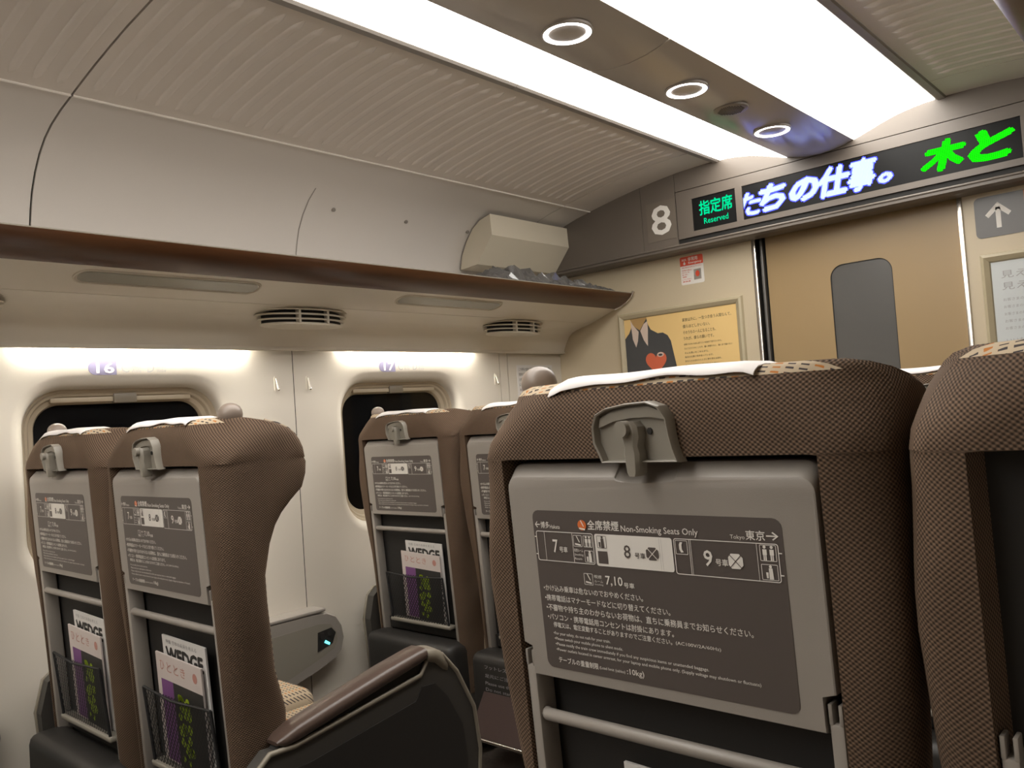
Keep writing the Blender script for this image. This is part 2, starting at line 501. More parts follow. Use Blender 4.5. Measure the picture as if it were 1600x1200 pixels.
sp = empty('ceiling_speaker', (0.012, 2.545, 2.157)); tag(sp, 'round dark grey perforated speaker in the ceiling between two ring lamps', 'speaker')
part('grille', lathe([(0.056, 0.004), (0.056, -0.002), (0.05, -0.004), (0.003, -0.0045)], 36), M['trim'], sp, 40)
hole = mesh('hole', *lathe([(0.0016, -0.0052), (0.0022, -0.004)], 6), M['dark'])
for i in range(-6, 7):
    for j in range(-6, 7):
        if i * i + j * j <= 40: obj('hole', hole, sp, (i * 0.0066, j * 0.0066, 0))

# ------------------------------------------------------------------ side walls with windows
WZ0, WZ1, WHY, WR = 0.800, 1.372, 0.318, 0.125
def ray_rect(c, a, b, y0, y1, z0, z1):
    ts = []
    if a > 1e-9: ts.append((y1 - c[0]) / a)
    if a < -1e-9: ts.append((y0 - c[0]) / a)
    if b > 1e-9: ts.append((z1 - c[1]) / b)
    if b < -1e-9: ts.append((z0 - c[1]) / b)
    t = min(ts); return (c[0] + a * t, c[1] + b * t)

def wall_panel(yc, y0, y1, ztop, xs, out, wall):
    c = (yc, (WZ0 + WZ1) / 2); hh = (WZ1 - WZ0) / 2
    def rr(g): return rrect(yc - WHY - g, yc + WHY + g, WZ0 - g, WZ1 + g, WR + g, 10)
    base = rr(0.0); n = len(base)
    # outer rectangle sampled along the same directions, plus exact corners snapped
    outer = [ray_rect(c, p[0] - c[0], p[1] - c[1], y0, y1, 0.0, ztop) for p in base]
    for cy, cz in ((y0, 0.0), (y0, ztop), (y1, 0.0), (y1, ztop)):
        k = min(range(n), key=lambda i: (outer[i][0] - cy) ** 2 + (outer[i][1] - cz) ** 2)
        outer[k] = (cy, cz)
    L = [[(xs, a, b) for a, b in outer], [(xs, a, b) for a, b in rr(0.045)], [(xs + out * 0.004, a, b) for a, b in rr(0.028)],
         [(xs + out * 0.014, a, b) for a, b in rr(0.012)], [(xs + out * 0.032, a, b) for a, b in rr(0.003)], [(xs + out * 0.052, a, b) for a, b in rr(0.0)]]
    return part('wall_panel', loft(L, True, False), M['wall'], wall, 50)

def window(idx, yc, xs, out):
    """recessed rounded window: frame, shade pocket with tab, glass"""
    def rr(g): return rrect(yc - WHY - g, yc + WHY + g, WZ0 - g, WZ1 + g, WR + g, 10)
    root = empty('window_%d' % idx, (xs, yc, WZ0)); tag(root, 'rounded train window onto the night', kind='structure')
    def loc(vf): return shift(vf, -xs, -yc, -WZ0)
    fr = [[(xs + out * d, a, b) for a, b in rr(g)] for d, g in ((0.048, 0.004), (0.050, -0.006), (0.058, -0.012), (0.060, -0.020), (0.070, -0.026), (0.076, -0.040), (0.086, -0.046), (0.092, -0.046))]
    part('window_frame', loc(loft(fr, True, False)), M['winframe'], root, 35)
    g = rr(-0.043)
    part('pane', loc(prism(g, 'x', xs + out * 0.090, xs + out * 0.094)), M['glass'], root)
    z = WZ1 - 0.028
    part('shade_tab', loc(bevbox(min(xs + out * 0.052, xs + out * 0.075), max(xs + out * 0.052, xs + out * 0.075), yc - 0.038, yc + 0.038, z - 0.018, z + 0.014, 0.004)), M['wintab'], root, 40)
    part('shade_bar', loc(bevbox(min(xs + out * 0.06, xs + out * 0.078), max(xs + out * 0.06, xs + out * 0.078), yc - WHY + 0.09, yc + WHY - 0.09, z - 0.012, z + 0.004, 0.003)), M['winframe'], root, 40)

WY = [0.02, 1.18, 2.34]
backing = part('wall_left', box(XW - 0.20, XW - 0.18, Y0, YE + 0.1, -0.02, 2.3), M['dark'])
tag(backing, 'cream panelled carriage wall with rounded windows', kind='structure')
for i, yc in enumerate(WY):
    wall_panel(yc, yc - 0.5785 + 0.03, yc + 0.5785 + 0.03, 1.53, XW, -1, backing)
    window(i + 1, yc, XW, -1)
part('wall_panel', box(XW - 0.01, XW, Y0, WY[0] - 0.5515, 0, 1.53), M['wall'], backing)
part('wall_panel', box(XW - 0.01, XW, 2.9515, 3.006, 0, 1.53), M['wall'], backing)
part('wall_panel', box(XW - 0.012, XW, 3.010, YE + 0.002, 0, 1.53), M['wall'], backing)
part('seam_strip', box(XW - 0.03, XW - 0.006, Y0, YE, 0, 0.05), M['dark'], backing)
for y in (0.6, 1.76, 2.92, 3.008):
    part('seam_backing', box(XW - 0.022, XW - 0.013, y - 0.02 + 0.03 * (y < 3), y + 0.02 + 0.03 * (y < 3), 0, 1.53), M['dark'], backing)
rb = part('wall_right', box(XR + 0.18, XR + 0.20, Y0, YE + 0.1, -0.02, 2.3), M['dark'])
tag(rb, 'cream carriage wall opposite with rounded windows', kind='structure')
for i, yc in enumerate(WY):
    wall_panel(yc, yc - 0.5785 + 0.03, yc + 0.5785 + 0.03, 1.53, XR, 1, rb)
    window(i + 4, yc, XR, 1)
part('wall_panel', box(XR, XR + 0.01, Y0, WY[0] - 0.5515, 0, 1.53), M['wall'], rb)
part('wall_panel', box(XR, XR + 0.01, 2.9515, YE, 0, 1.53), M['wall'], rb)
wback = part('wall_back_added', box(-1.66, 1.80, Y0 - 0.03, Y0, 0, 2.35), M['header']); tag(wback, 'added unseen taupe wall closing off the light behind the seats', kind='structure')  # unseen closure added behind the camera, dark to keep bounced light low

# ------------------------------------------------------------------ end wall, door, header
we = empty('wall_end', (0, YE, 0)); tag(we, 'beige bulkhead wall with a sliding door', kind='structure')
DL, DR, DT = -0.360, 0.466, 1.935
part('wall_panel', box(-1.60, DL, 0.0, 0.06, 0, 2.0), M['endwall'], we)
part('wall_panel', box(DR, 1.70, 0.0, 0.06, 0, 2.0), M['endwall'], we)
part('wall_panel', box(-1.60, 1.70, 0.09, 0.12, 0, 2.3), M['dark'], we)
part('jamb_strip', bevbox(DL - 0.008, DL + 0.010, -0.006, 0.05, 0, DT, 0.003), M['chrome'], we, 40)
part('jamb_strip', bevbox(DL + 0.022, DL + 0.034, 0.012, 0.05, 0, DT, 0.003), M['jamb'], we, 40)
part('jamb_strip', bevbox(DR - 0.012, DR + 0.006, -0.006, 0.05, 0, DT, 0.003), M['chrome'], we, 40)
d = empty('door_1', (0.07, YE + 0.03, 0)); tag(d, 'tan sliding door with a tall smoked glass pane', kind='structure')
dpoly = rrect(-0.048 - 0.07, 0.198 - 0.07, 0.85, 1.722, 0.055, 8)
# leaf with a hole for the pane
c = (0.005, 1.286)
outer = [ray_rect(c, p[0] - c[0], p[1] - c[1], -0.388, 0.402, 0.0, 1.95) for p in dpoly]
for cy, cz in ((-0.388, 0.0), (-0.388, 1.95), (0.402, 0.0), (0.402, 1.95)):
    k = min(range(len(outer)), key=lambda i: (outer[i][0] - cy) ** 2 + (outer[i][1] - cz) ** 2); outer[k] = (cy, cz)
L = [[(a, 0.0, b) for a, b in outer], [(a, 0.0, b) for a, b in dpoly], [(a, 0.012, b) for a, b in dpoly]]
part('door_leaf', loft(L, True, False), M['door'], d)
part('pane_gasket', merge(onplane(ring2([(a, b) for a, b in rrect(-0.118, 0.128, 0.85, 1.722, 0.055, 8)], [(a, b) for a, b in rrect(-0.1145, 0.1245, 0.854, 1.7185, 0.052, 8)]), 'y', 0.002)), M['dark'], d)
part('pane', prism(rrect(-0.1175, 0.1275, 0.8505, 1.7215, 0.0545, 8), 'y', 0.004, 0.010), M['doorglass'], d)

# header over the door: pieces in front of a dark core
hd = empty('trim_1', (0, YH, 1.9)); tag(hd, 'taupe header box above the carriage door', kind='structure')
TOP = [(x, z + 0.002) for x, z in COVE + RIBP + DIFF + CENT] + [(-x, z + 0.002) for x, z in (DIFF[::-1] + RIBP[::-1] + COVE[::-1])]
def topz(x):
    for (xa, za), (xb, zb) in zip(TOP, TOP[1:]):
        if xa <= x <= xb and xb > xa: return za + (zb - za) * (x - xa) / (xb - xa)
    return 1.74
def header_piece(name, x0, x1, zb, y0=0.0, zt=None):
    top = [(x0, topz(x0) if zt is None else zt)] + ([(x, z) for x, z in TOP if x0 < x < x1] if zt is None else []) + [(x1, topz(x1) if zt is None else zt)]
    poly = [(x0, zb)] + top + [(x1, zb)]
    poly = [(a, b - 1.9) for a, b in poly]
    return part(name, prism(poly, 'y', y0, 0.10), M['header'], hd)
header_piece('header_panel', -1.49, -0.8565, 1.906)
header_piece('header_panel', -0.8545, -0.671, 1.906)
header_piece('header_panel', -0.669, 0.775, 1.906, 0.008, 2.16)     # behind the display bezel
header_piece('header_panel', -0.669, 0.775, 2.157)
header_piece('header_panel', 0.777, 1.49, 1.906)
part('header_core', prism([(-1.49, 0.02), (-1.49, 0.10), (1.49, 0.10), (1.49, 0.02)], 'y', 0.006, 0.11), M['dark'], hd)
bz = [(-0.6665, 1.938), (0.7725, 1.938), (0.7725, 2.153), (-0.6665, 2.153)]
def frame_with_holes():
    xs = [-0.6665, -0.589, -0.377, -0.345, 0.697, 0.7725]; V = []
    zb, zt, h0, h1 = 1.938 - 1.9, 2.153 - 1.9, 1.962 - 1.9, 2.108 - 1.9
    parts = [box(xs[0], xs[5], -0.002, 0.008, zb, h0), box(xs[0], xs[5], -0.002, 0.008, h1, zt)]
    for a, b in ((xs[0], xs[1]), (xs[2], xs[3]), (xs[4], xs[5])): parts.append(box(a, b, -0.002, 0.008, h0, h1))
    return merge(*parts)
part('display_bezel', frame_with_holes(), M['header'], hd)
part('header_lip', tube([(-1.48, 0.002, 0.012), (1.48, 0.002, 0.012)], 0.006, 8), M['header'], hd, 60)
part('door_closer_slot', box(-0.10, 0.02, 0.004, 0.02, -0.004, 0.004), M['dark'], hd)
part('bevel_step', prism([(0.0, 0.008), (0.0, -0.004), (0.02, -0.012), (0.10, -0.012), (0.10, 0.01)], 'x', -1.48, 1.48), M['header'], hd)

# displays set in the header
dis = empty('led_display', (0.176, YH, 1.962)); tag(dis, 'long black dot-matrix display showing blue-white and green Japanese characters', 'display')
part('screen', box(-0.520, 0.520, 0.002, 0.006, 0.001, 0.145), M['display'], dis)
ox = 0.176
def led(s, x0, x1, z0, z1, bold, mat, name, shear=0.22):
    bold *= 1.25
    if mat is M['ledblue']:  # blue bloom around the lit characters, drawn as larger emissive copies beneath
        part('character_halo', onplane(text2d(s, x0 - ox - 0.004, x1 - ox + 0.004, z0 - 0.004, z1 + 0.004, bold + 0.035, shear), 'y', 0.0017), M['ledhalo'], dis, fix=False)
    part(name, onplane(text2d(s, x0 - ox, x1 - ox, z0, z1, bold, shear), 'y', 0.0012), mat, dis, fix=False)
led('た', -0.385, -0.262, 0.012, 0.112, 0.02, M['ledblue'], 'character')
led('ち', -0.272, -0.150, 0.014, 0.128, 0.035, M['ledblue'], 'character')
led('の', -0.140, -0.012, 0.022, 0.118, 0.05, M['ledblue'], 'character')
led('仕', -0.018, 0.112, 0.014, 0.136, 0.04, M['ledblue'], 'character')
led('事', 0.098, 0.215, 0.012, 0.138, 0.03, M['ledblue'], 'character')
led('。', 0.212, 0.268, 0.022, 0.062, 0.03, M['ledblue'], 'character')
led('木', 0.365, 0.525, 0.016, 0.132, 0.05, M['ledgreen'], 'character')
led('と', 0.525, 0.680, 0.016, 0.130, 0.05, M['ledgreen'], 'character')
for o in list(dis.children):          # the scrolling first character is cut by the edge of the screen
    if o.name.startswith('character'):
        bm = bmesh.new(); bm.from_mesh(o.data)
        bmesh.ops.bisect_plane(bm, geom=list(bm.verts) + list(bm.edges) + list(bm.faces), plane_co=(-0.519, 0, 0), plane_no=(-1, 0, 0), clear_outer=True)
        bm.to_mesh(o.data); bm.free()
rs = empty('reserved_sign', (-0.483, YH, 1.962)); tag(rs, 'small black sign with green characters and the word Reserved', 'sign')
part('screen', box(-0.105, 0.105, 0.002, 0.006, 0.001, 0.145), M['display'], rs)
part('lettering', onplane(merge2(text2d('指定席', -0.072, 0.090, 0.062, 0.128, 0.022), text2d('Reserved', -0.052, 0.066, 0.022, 0.048, 0.01)), 'y', 0.0012), M['ledteal'], rs, fix=False)
nb = empty('car_number_sign', (-0.756, YH, 1.955)); tag(nb, 'square taupe plate with a large white numeral 8', 'sign')
part('plate', box(-0.072, 0.080, -0.0015, 0.0, -0.004, 0.178), M['numplate'], nb)
part('numeral', onplane(text2d('8', -0.048, 0.058, 0.022, 0.160, 0.012), 'y', -0.0022), M['white'], nb, fix=False)

# things on the end wall ---------------------------------------------------------------
st = empty('emergency_sticker', (-0.668, YE, 1.744)); tag(st, 'small red and white emergency button sticker on the beige wall', 'sticker')
part('backing', prism(rrect(-0.060, 0.060, 0.0, 0.131, 0.008), 'y', -0.001, 0), M['white'], st)
red = [(a, b) for a, b in rrect(-0.060, 0.060, 0.0, 0.131, 0.008) if b > 0.07] + [(-0.060, 0.088), (0.060, 0.088)]
part('red_band', flat(red, 'y', -0.0015), M['red'], st)
part('band_lettering', onplane(merge2(text2d('SOS', -0.050, -0.026, 0.112, 0.121, 0.02), text2d('非常用', -0.018, 0.032, 0.108, 0.126, 0.02), text2d('Emergency', -0.016, 0.052, 0.092, 0.105, 0.02), poly2(ellipse(-0.037, 0.099, 0.006, 0.006, 12)), rect2(-0.0385, -0.0355, 0.099, 0.110)), 'y', -0.002), M['white'], st, fix=False)
part('lettering', onplane(merge2(*[text2d(s, -0.052, x1, z, z + 0.006, 0.01) for s, x1, z in (('緊急の場合以外は押さないでください', 0.050, 0.077), ('非常の際は、', 0.002, 0.064), ('ボタンを', -0.014, 0.054), ('強く押し', -0.022, 0.044), ('通報', -0.030, 0.034), ('してください', -0.004, 0.022), ('乗務員', -0.010, 0.012))]), 'y', -0.0016), M['red'], st, fix=False)
part('button_picture', box(0.008, 0.046, -0.0022, -0.001, 0.018, 0.066), M['steel'], st)
part('button', prism(ellipse(0.028, 0.044, 0.010, 0.014, 20), 'y', -0.004, -0.002), M['red'], st)

def picture_frame(name, x0, x1, z0, z1, label, cat):
    r = empty(name, ((x0 + x1) / 2, YE, z0)); tag(r, label, cat)
    w = (x1 - x0) / 2; h = z1 - z0
    L = [[(a, y, b) for a, b in ((-w - g, -g), (w + g, -g), (w + g, h + g), (-w - g, h + g))] for g, y in ((0.034, 0), (0.030, -0.014), (0.020, -0.018), (0.012, -0.014), (0.004, -0.010), (0.0, -0.004))]
    part('frame', loft(L, True, False), M['frame'], r)
    return r, w, h
po, w, h = picture_frame('poster', -1.062, -0.462, 1.20, 1.622, 'framed amber poster of a dark suited torso with a coral heart', 'poster')
part('sheet', box(-w, w, -0.005, 0.0, 0, h), M['yellow'], po)
PX, PZ = w, h
def pxy(pts):    # poster pixels (from its top-left, 955 x 720 for the full sheet) to the sheet plane
    return [(-w + a / 960.0 * 2 * w, h - b / 960.0 * 2 * w) for a, b in pts]
part('suit', onplane(poly2(pxy([(0, 150), (40, 110), (62, 70), (70, 20), (60, 0), (205, 0), (218, 60), (240, 100), (300, 135), (345, 135), (385, 160), (410, 205), (425, 290), (445, 400), (470, 520), (480, 672), (0, 672)])), 'y', -0.0056), M['suit'], po)
part('neck', onplane(poly2(pxy([(58, 0), (208, 0), (200, 20), (140, 95), (70, 45)])), 'y', -0.0060), M['skin'], po)
part('collar', onplane(merge2(poly2(pxy([(60, 5), (80, 45), (130, 105), (118, 175), (98, 225), (72, 160)])), poly2(pxy([(215, 30), (215, 100), (205, 225), (172, 175), (145, 100), (180, 50)]))), 'y', -0.0064), M['collar'], po)
part('tie', onplane(poly2(pxy([(132, 110), (148, 105), (168, 175), (152, 260), (120, 260), (118, 180)])), 'y', -0.0068), M['suit'], po)
hp = []
for k in range(40):
    t = 2 * math.pi * k / 40
    hx = 16 * math.sin(t) ** 3; hz = 13 * math.cos(t) - 5 * math.cos(2 * t) - 2 * math.cos(3 * t) - math.cos(4 * t)
    hp.append((270 + hx * 5.8, 355 - hz * 6.2))
part('heart', onplane(poly2(pxy(hp)), 'y', -0.0072), M['heart'], po)
part('heart_spot', onplane(merge2(poly2(pxy(ellipse(312, 300, 30, 18, 20)))), 'y', -0.0076), M['collar'], po)
part('heart_dot', onplane(poly2(pxy(ellipse(312, 302, 18, 9, 16))), 'y', -0.0080), M['suit'], po)
ptxt = []
for i, (s, wd, py, ph) in enumerate((('家族以外に、一生つき合う人間なんて、', 400, 50, 26), ('僕らほどしかいない。', 225, 100, 26), ('そのうちの一人になることも、', 270, 145, 26), ('うれが、僕らの願いです。', 250, 190, 26),
        ('お客さまのいちばん近くにいる会社でありたいから。', 310, 240, 14), ('ひとりひとりのこころで、働く仲間たちと、遠くまで届けたい', 390, 272, 14), ('そんな思いをこめながら。', 200, 305, 14), ('毎日の仕事に向き合っています。', 235, 335, 14), ('あなたの大切なひとときに寄り添える旅を。', 300, 365, 14), ('快適な時間をお届けするために', 270, 398, 14), ('これからも、ずっと。', 200, 428, 14))):
    b = pxy([(520, py + ph), (520 + wd, py)])
    ptxt.append(text2d(s, b[0][0], b[1][0], b[0][1], b[1][1]))
part('lettering', onplane(merge2(*ptxt), 'y', -0.0058), M['ink'], po, fix=False)

ps2, w2, h2 = picture_frame('notice_board', 0.548, 1.06, 1.16, 1.628, 'framed pale blue notice beneath the arrow sign', 'notice')
part('sheet', box(-w2, w2, -0.005, 0, 0, h2), M['bluepaper'], ps2)
nt2 = [text2d('見えない安全、', -w2 + 0.03, -w2 + 0.30, h2 - 0.062, h2 - 0.034), text2d('見えない努力。', -w2 + 0.03, -w2 + 0.30, h2 - 0.105, h2 - 0.077)]
for i in range(5): nt2.append(text2d('お客さまの毎日の安全を守るために働いています。', -w2 + 0.03, -w2 + 0.33 - 0.02 * (i % 3), h2 - 0.145 - 0.026 * i, h2 - 0.134 - 0.026 * i))
nt2.append(text2d('いいものを届けたい。', -w2 + 0.03, -w2 + 0.22, h2 - 0.296, h2 - 0.280))
part('lettering', onplane(merge2(*nt2), 'y', -0.0056), M['greyink'], ps2, fix=False)
ar = empty('arrow_sign', (0.66, YE, 1.722)); tag(ar, 'grey wall sign with a white upward arrow and an orange block', 'sign')
part('plate', prism(rrect(-0.150, 0.24, 0.0, 0.150, 0.018), 'y', -0.002, 0), M['signgrey'], ar)
part('orange_block', box(0.010, 0.238, -0.0026, -0.001, 0.001, 0.149), M['orange'], ar)
part('arrow', onplane(merge2(rect2(-0.082, -0.066, 0.030, 0.105), poly2([(-0.074, 0.124), (-0.074, 0.100), (-0.106, 0.070), (-0.116, 0.082)]), poly2([(-0.074, 0.124), (-0.032, 0.082), (-0.042, 0.070), (-0.074, 0.100)])), 'y', -0.0026), M['white'], ar)

# ------------------------------------------------------------------ luggage racks
def make_rack(sgn, label):
    fl = (lambda vf: vf) if sgn < 0 else mirx
    y0, y1 = Y0, YE
    r = empty('luggage_rack', (0, 0, 0)); tag(r, label, 'luggage rack')
    fascia = [(-0.998, 1.747), (-1.003, 1.736), (-1.030, 1.714), (-1.070, 1.694), (-1.106, 1.685), (-1.112, 1.694), (-1.075, 1.708), (-1.030, 1.738), (-1.006, 1.750)]
    part('fascia', fl(prism(fascia, 'y', y0, y1 - 0.012)), M['wood'], r, 30)
    part('shelf', fl(prism([(-1.006, 1.7505), (-1.03, 1.738), (-1.5, 1.728), (-1.5, 1.742), (-1.03, 1.752)], 'y', y0, y1)), M['cove'], r)
    lip = tube([(-1.0005, y0, 1.7488), (-1.0005, y1 - 0.01, 1.7488)], 0.003, 8)
    part('edge_bead', fl(lip), M['rim'], r, 60)
    # underside, with recesses for the lens panels
    A, B = (-1.108, 1.686), (-1.262, 1.634)
    def s(t): return (A[0] + (B[0] - A[0]) * t, A[1] + (B[1] - A[1]) * t)
    part('underside', fl(sheet([s(0), s(0.5), s(1.0)], y0, y1, 0.010)), M['soffit'], r, 40)
    B2 = [(-1.264, 1.6335), (-1.31, 1.622), (-1.36, 1.611), (-1.39, 1.600), (-1.415, 1.580), (-1.436, 1.550), (-1.450, 1.520), (-1.456, 1.500)]
    part('valance', fl(sheet(B2, y0, y1, 0.010)), M['soffit'], r, 40)
    part('valance_lip', fl(tube([(-1.459, y0, 1.499), (-1.459, y1, 1.499)], 0.004, 6)), M['soffit'], r, 60)
    cap = [(p[0], p[1]) for p in fascia[:5]]
    path = [(x, y1 - 0.008, z) for x, z in [(-0.992, 1.757)] + cap]
    part('end_cap', fl(tube(path, 0.0085, 8)), M['chrome'], r, 60)
    nrm = Vector((B[1] - A[1], 0, -(B[0] - A[0]))).normalized()   # points down and inward
    if nrm.z > 0: nrm = -nrm
    for ya in (-0.26, 0.90, 2.06):
        q0 = s(0.14); q1 = s(0.60)
        cx, cz = (q0[0] + q1[0]) / 2, (q0[1] + q1[1]) / 2; hw = 0.5 * math.hypot(q1[0] - q0[0], q1[1] - q0[1])
        u = Vector((q1[0] - q0[0], 0, q1[1] - q0[1])).normalized()
        def P(rad, d, n=10):
            out = []
            for yy, wv in rrect(ya - rad, ya + 0.57 + rad, -hw - rad, hw + rad, hw + rad - 0.001, n):
                p = Vector((cx, yy, cz)) + u * wv + nrm * d
                out.append(tuple(p))
            return out
        rim = loft([P(0.004, 0.0), P(0.003, 0.003), P(-0.001, 0.004), P(-0.005, 0.001)], True, False)
        part('lens_rim', fl(rim), M['vent'], r, 50)
        loops = [P(-0.004, 0.0015), P(-0.008, 0.002)]
        part('lens', fl((loops[1], [tuple(range(len(loops[1])))])), M['lens'], r)
    return r
make_rack(-1, 'long overhead luggage rack with dark brown wooden edge above the numbered windows')
make_rack(1, 'overhead luggage rack on the opposite side of the carriage')

# air vents on the valance, stacked oval louvres
def vent(y, label):
    r = empty('air_vent', (-1.345, y, 1.575)); tag(r, label, 'air vent', 'oval louvred vents under the luggage rack')
    part('throat', lathe_ellipse(0.062, 0.165, [(1.0, 0.066), (1.0, 0.004)]), M['dark'], r)
    for k, (sx, sy, z) in enumerate(((0.088, 0.198, 0.050), (0.086, 0.190, 0.033), (0.082, 0.180, 0.016))):
        part('louvre', lathe_ellipse(sx, sy, [(0.80, 0.006), (0.97, 0.004), (1.0, 0.001), (0.985, -0.003), (0.80, 0.001)]), M['vent'], r, 50, loc=(0, 0, z))
    part('cover', lathe_ellipse(0.078, 0.168, [(0.90, 0.006), (1.0, 0.003), (0.985, -0.003), (0.8, -0.006), (0.02, -0.007)]), M['vent'], r, 50)
    for yy in (-0.06, 0.06): part('spoke', box(0.05, 0.080, yy - 0.004, yy + 0.004, 0.002, 0.055), M['vent'], r)
def lathe_ellipse(rx, ry, prof, n=40):
    loops = [[(rx * s * math.cos(2 * math.pi * k / n), ry * s * math.sin(2 * math.pi * k / n), z) for k in range(n)] for s, z in prof]
    return loft(loops)
vent(0.59, 'oval louvred vent under the rack, on the far side of window 16 from window 17')
vent(1.75, 'oval louvred vent under the rack between the windows numbered 16 and 17')
vent(2.91, 'oval louvred vent under the rack between window 17 and the end wall')

# wash lamps tucked between the valance and the wall
for y0, y1, lab in ((-0.31, 0.41, 'slim wall-washing lamp above the window before number 16'),
                    (0.85, 1.575, 'slim white wall-washing lamp over the sign numbered 16'), (2.03, 2.745, 'slim white wall-washing lamp above the window nearest the end wall')):
    r = empty('wash_lamp', (XW + 0.014, (y0 + y1) / 2, 1.512)); tag(r, lab, 'lamp')
    hl = (y1 - y0) / 2
    part('diffuser', bevbox(-0.010, 0.010, -hl, hl, -0.003, 0.006, 0.002), M['wash'], r)
    part('housing', box(-0.012, 0.012, -hl - 0.01, hl + 0.01, 0.006, 0.03), M['dark'], r)

# details above the rack ---------------------------------------------------------------
def strip_on_cove(y, i0, i1, wd=0.004):
    pts = COVE[i0:i1]
    V = []; F = []
    for k, (x, z) in enumerate(pts):
        V += [(x + 0.0012, y - wd / 2, z - 0.0004), (x + 0.0012, y + wd / 2, z - 0.0004)]
        if k: F.append((2 * k - 2, 2 * k - 1, 2 * k + 1, 2 * k))
    return V, F
part('panel_seam', strip_on_cove(1.86, 0, 7), M['trim'], ceiling)
screw = mesh('screw', *lathe([(0.0001, 0.006), (0.0075, 0.005), (0.009, 0.0), (0.009, -0.004)], 12), M['trim'], 50)
for y in (1.985, 2.362, 2.735):
    obj('screw', screw, ceiling, (-1.430, y, 2.058), (0, math.radians(128), 0))

bx_root = empty('equipment_box', (-1.40, 3.04, 1.90)); tag(bx_root, 'cream angular box under the ceiling above the end of the rack', 'box')
bp = [(0.100, 0.218), (0.105, 0.120), (0.003, 0.002), (-0.105, -0.006), (-0.110, 0.0), (-0.095, 0.060), (-0.06, 0.12), (-0.015, 0.172), (0.035, 0.202)]
bp2 = prism(bp, 'y', -0.285, 0.283)
part('shell', bp2, M['creambox'], bx_root)
part('end_seam', tube([(x, -0.2855, z) for x, z in bp[4:] + bp[:1]], 0.0022, 6), M['trim'], bx_root)

# crumpled clear plastic on the shelf
def crumple(nx, ny, x0, x1, y0, y1, z0, hfun, seed):
    rnd = random.Random(seed); V = []; F = []
    for j in range(ny + 1):
        for i in range(nx + 1):
            e = min(i, nx - i, 2) / 2.0
            V.append((x0 + (x1 - x0) * i / nx + rnd.uniform(-.012, .012), y0 + (y1 - y0) * j / ny + rnd.uniform(-.012, .012), z0 + e * hfun(j / ny) * rnd.uniform(0.25, 1.0) + 0.001))
    for j in range(ny):
        for i in range(nx):
            a = j * (nx + 1) + i
            F += [(a, a + 1, a + nx + 2), (a, a + nx + 2, a + nx + 1)]
    return V, F
pb = part('plastic_sheet', crumple(10, 46, -1.20, -1.012, 2.42, 3.34, 1.753, lambda t: 0.085 * min(1, 6 * t) * (1 - t) ** 0.55 + 0.006, 3), M['film'], None, fix=False)
tag(pb, 'crumpled clear plastic film lying on the luggage rack beneath the box', 'plastic sheet')

# ------------------------------------------------------------------ things on the left wall
def seat_sign(yc, num, where):
    r = empty('seat_number_sign', (XW, yc, 1.436)); tag(r, 'purple-grey seat number sign %s printed above the window %s' % (num, where), 'sign')
    x = 0.0012
    y0 = -0.125; pill = [(-0.132 + 0.022 - 0.022 * math.sin(math.pi * k / 10), 0.022 * math.cos(math.pi * k / 10)) for k in range(11)] + [(-0.045, -0.022), (-0.045, 0.022)]
    part('pill', prism(pill, 'x', 0.0, x), M['purple'], r)
    part('numeral', onplane(text2d(num, -0.108, -0.052, -0.017, 0.017, 0.02), 'x', x + 0.0006), M['white'], r, fix=False)
    part('lettering', onplane(merge2(text2d('C', -0.030, -0.004, -0.015, 0.015), text2d('通路', 0.004, 0.034, 0.0, 0.014), text2d('Aisle', 0.004, 0.034, -0.015, -0.003),
         text2d('D', 0.054, 0.078, -0.015, 0.015), text2d('窓側', 0.086, 0.116, 0.0, 0.014), text2d('Window', 0.086, 0.118, -0.015, -0.003)), 'x', 0.0008), M['greyink'], r, fix=False)
seat_sign(1.178, '16', 'of the row with the showing armrest'); seat_sign(2.340, '17', 'nearest the paper notice')
def coat_hook(y, label):
    r = empty('coat_hook', (XW, y, 1.345)); tag(r, label, 'hook', 'slim coat hooks on the wall panels')
    part('backplate', prism(rrect(-0.007, 0.007, 0.0, 0.056, 0.0065), 'x', 0, 0.003), M['wall'], r)
    part('arm', tube([(0.003, 0, 0.048), (0.010, 0, 0.030), (0.016, 0, 0.012), (0.018, 0, 0.006)], 0.0035, 8), M['wall'], r, 60)
    part('tip', shift(lathe([(0.0005, 0.006), (0.004, 0.004), (0.005, 0), (0.004, -0.004), (0.0005, -0.006)], 10), 0.018, 0, 0.006), M['chrome'], r, 60)
coat_hook(1.712, 'slim cream coat hook on the wing-shaped aisle seat side of the wall seam')
coat_hook(1.852, 'slim cream coat hook between the wall seam and the window numbered 17')
coat_hook(2.915, 'slim cream coat hook between window 17 and the paper notice')
pn = empty('paper_notice', (XW, 3.215, 1.15)); tag(pn, 'white printed paper notice on the wall next to the end wall', 'notice')
part('sheet', box(0.0, 0.0012, -0.142, 0.135, 0.0, 0.290), M['paper'], pn)
lines = ['この車両の座席は進行方向に回転できます。お願い', '座席を回転される際は足元にご注意ください。', 'お手回り品はお近くの荷物棚をご利用ください。通路', 'に置かないでください。', '非常の際は乗務員の案内に従ってください。',
         'Please be careful when rotating seats.', 'Please use the overhead luggage rack.', 'In an emergency please follow the crew.', 'Please keep the aisle clear at all times.', 'Thank you for your cooperation.']
part('lettering', onplane(merge2(*[text2d(s, -0.128, 0.122 - (0.06 if i in (3, 9) else 0.02 if i % 2 else 0), 0.262 - 0.026 * i, 0.277 - 0.026 * i) for i, s in enumerate(lines)]), 'x', 0.0016), M['ink'], pn, fix=False)

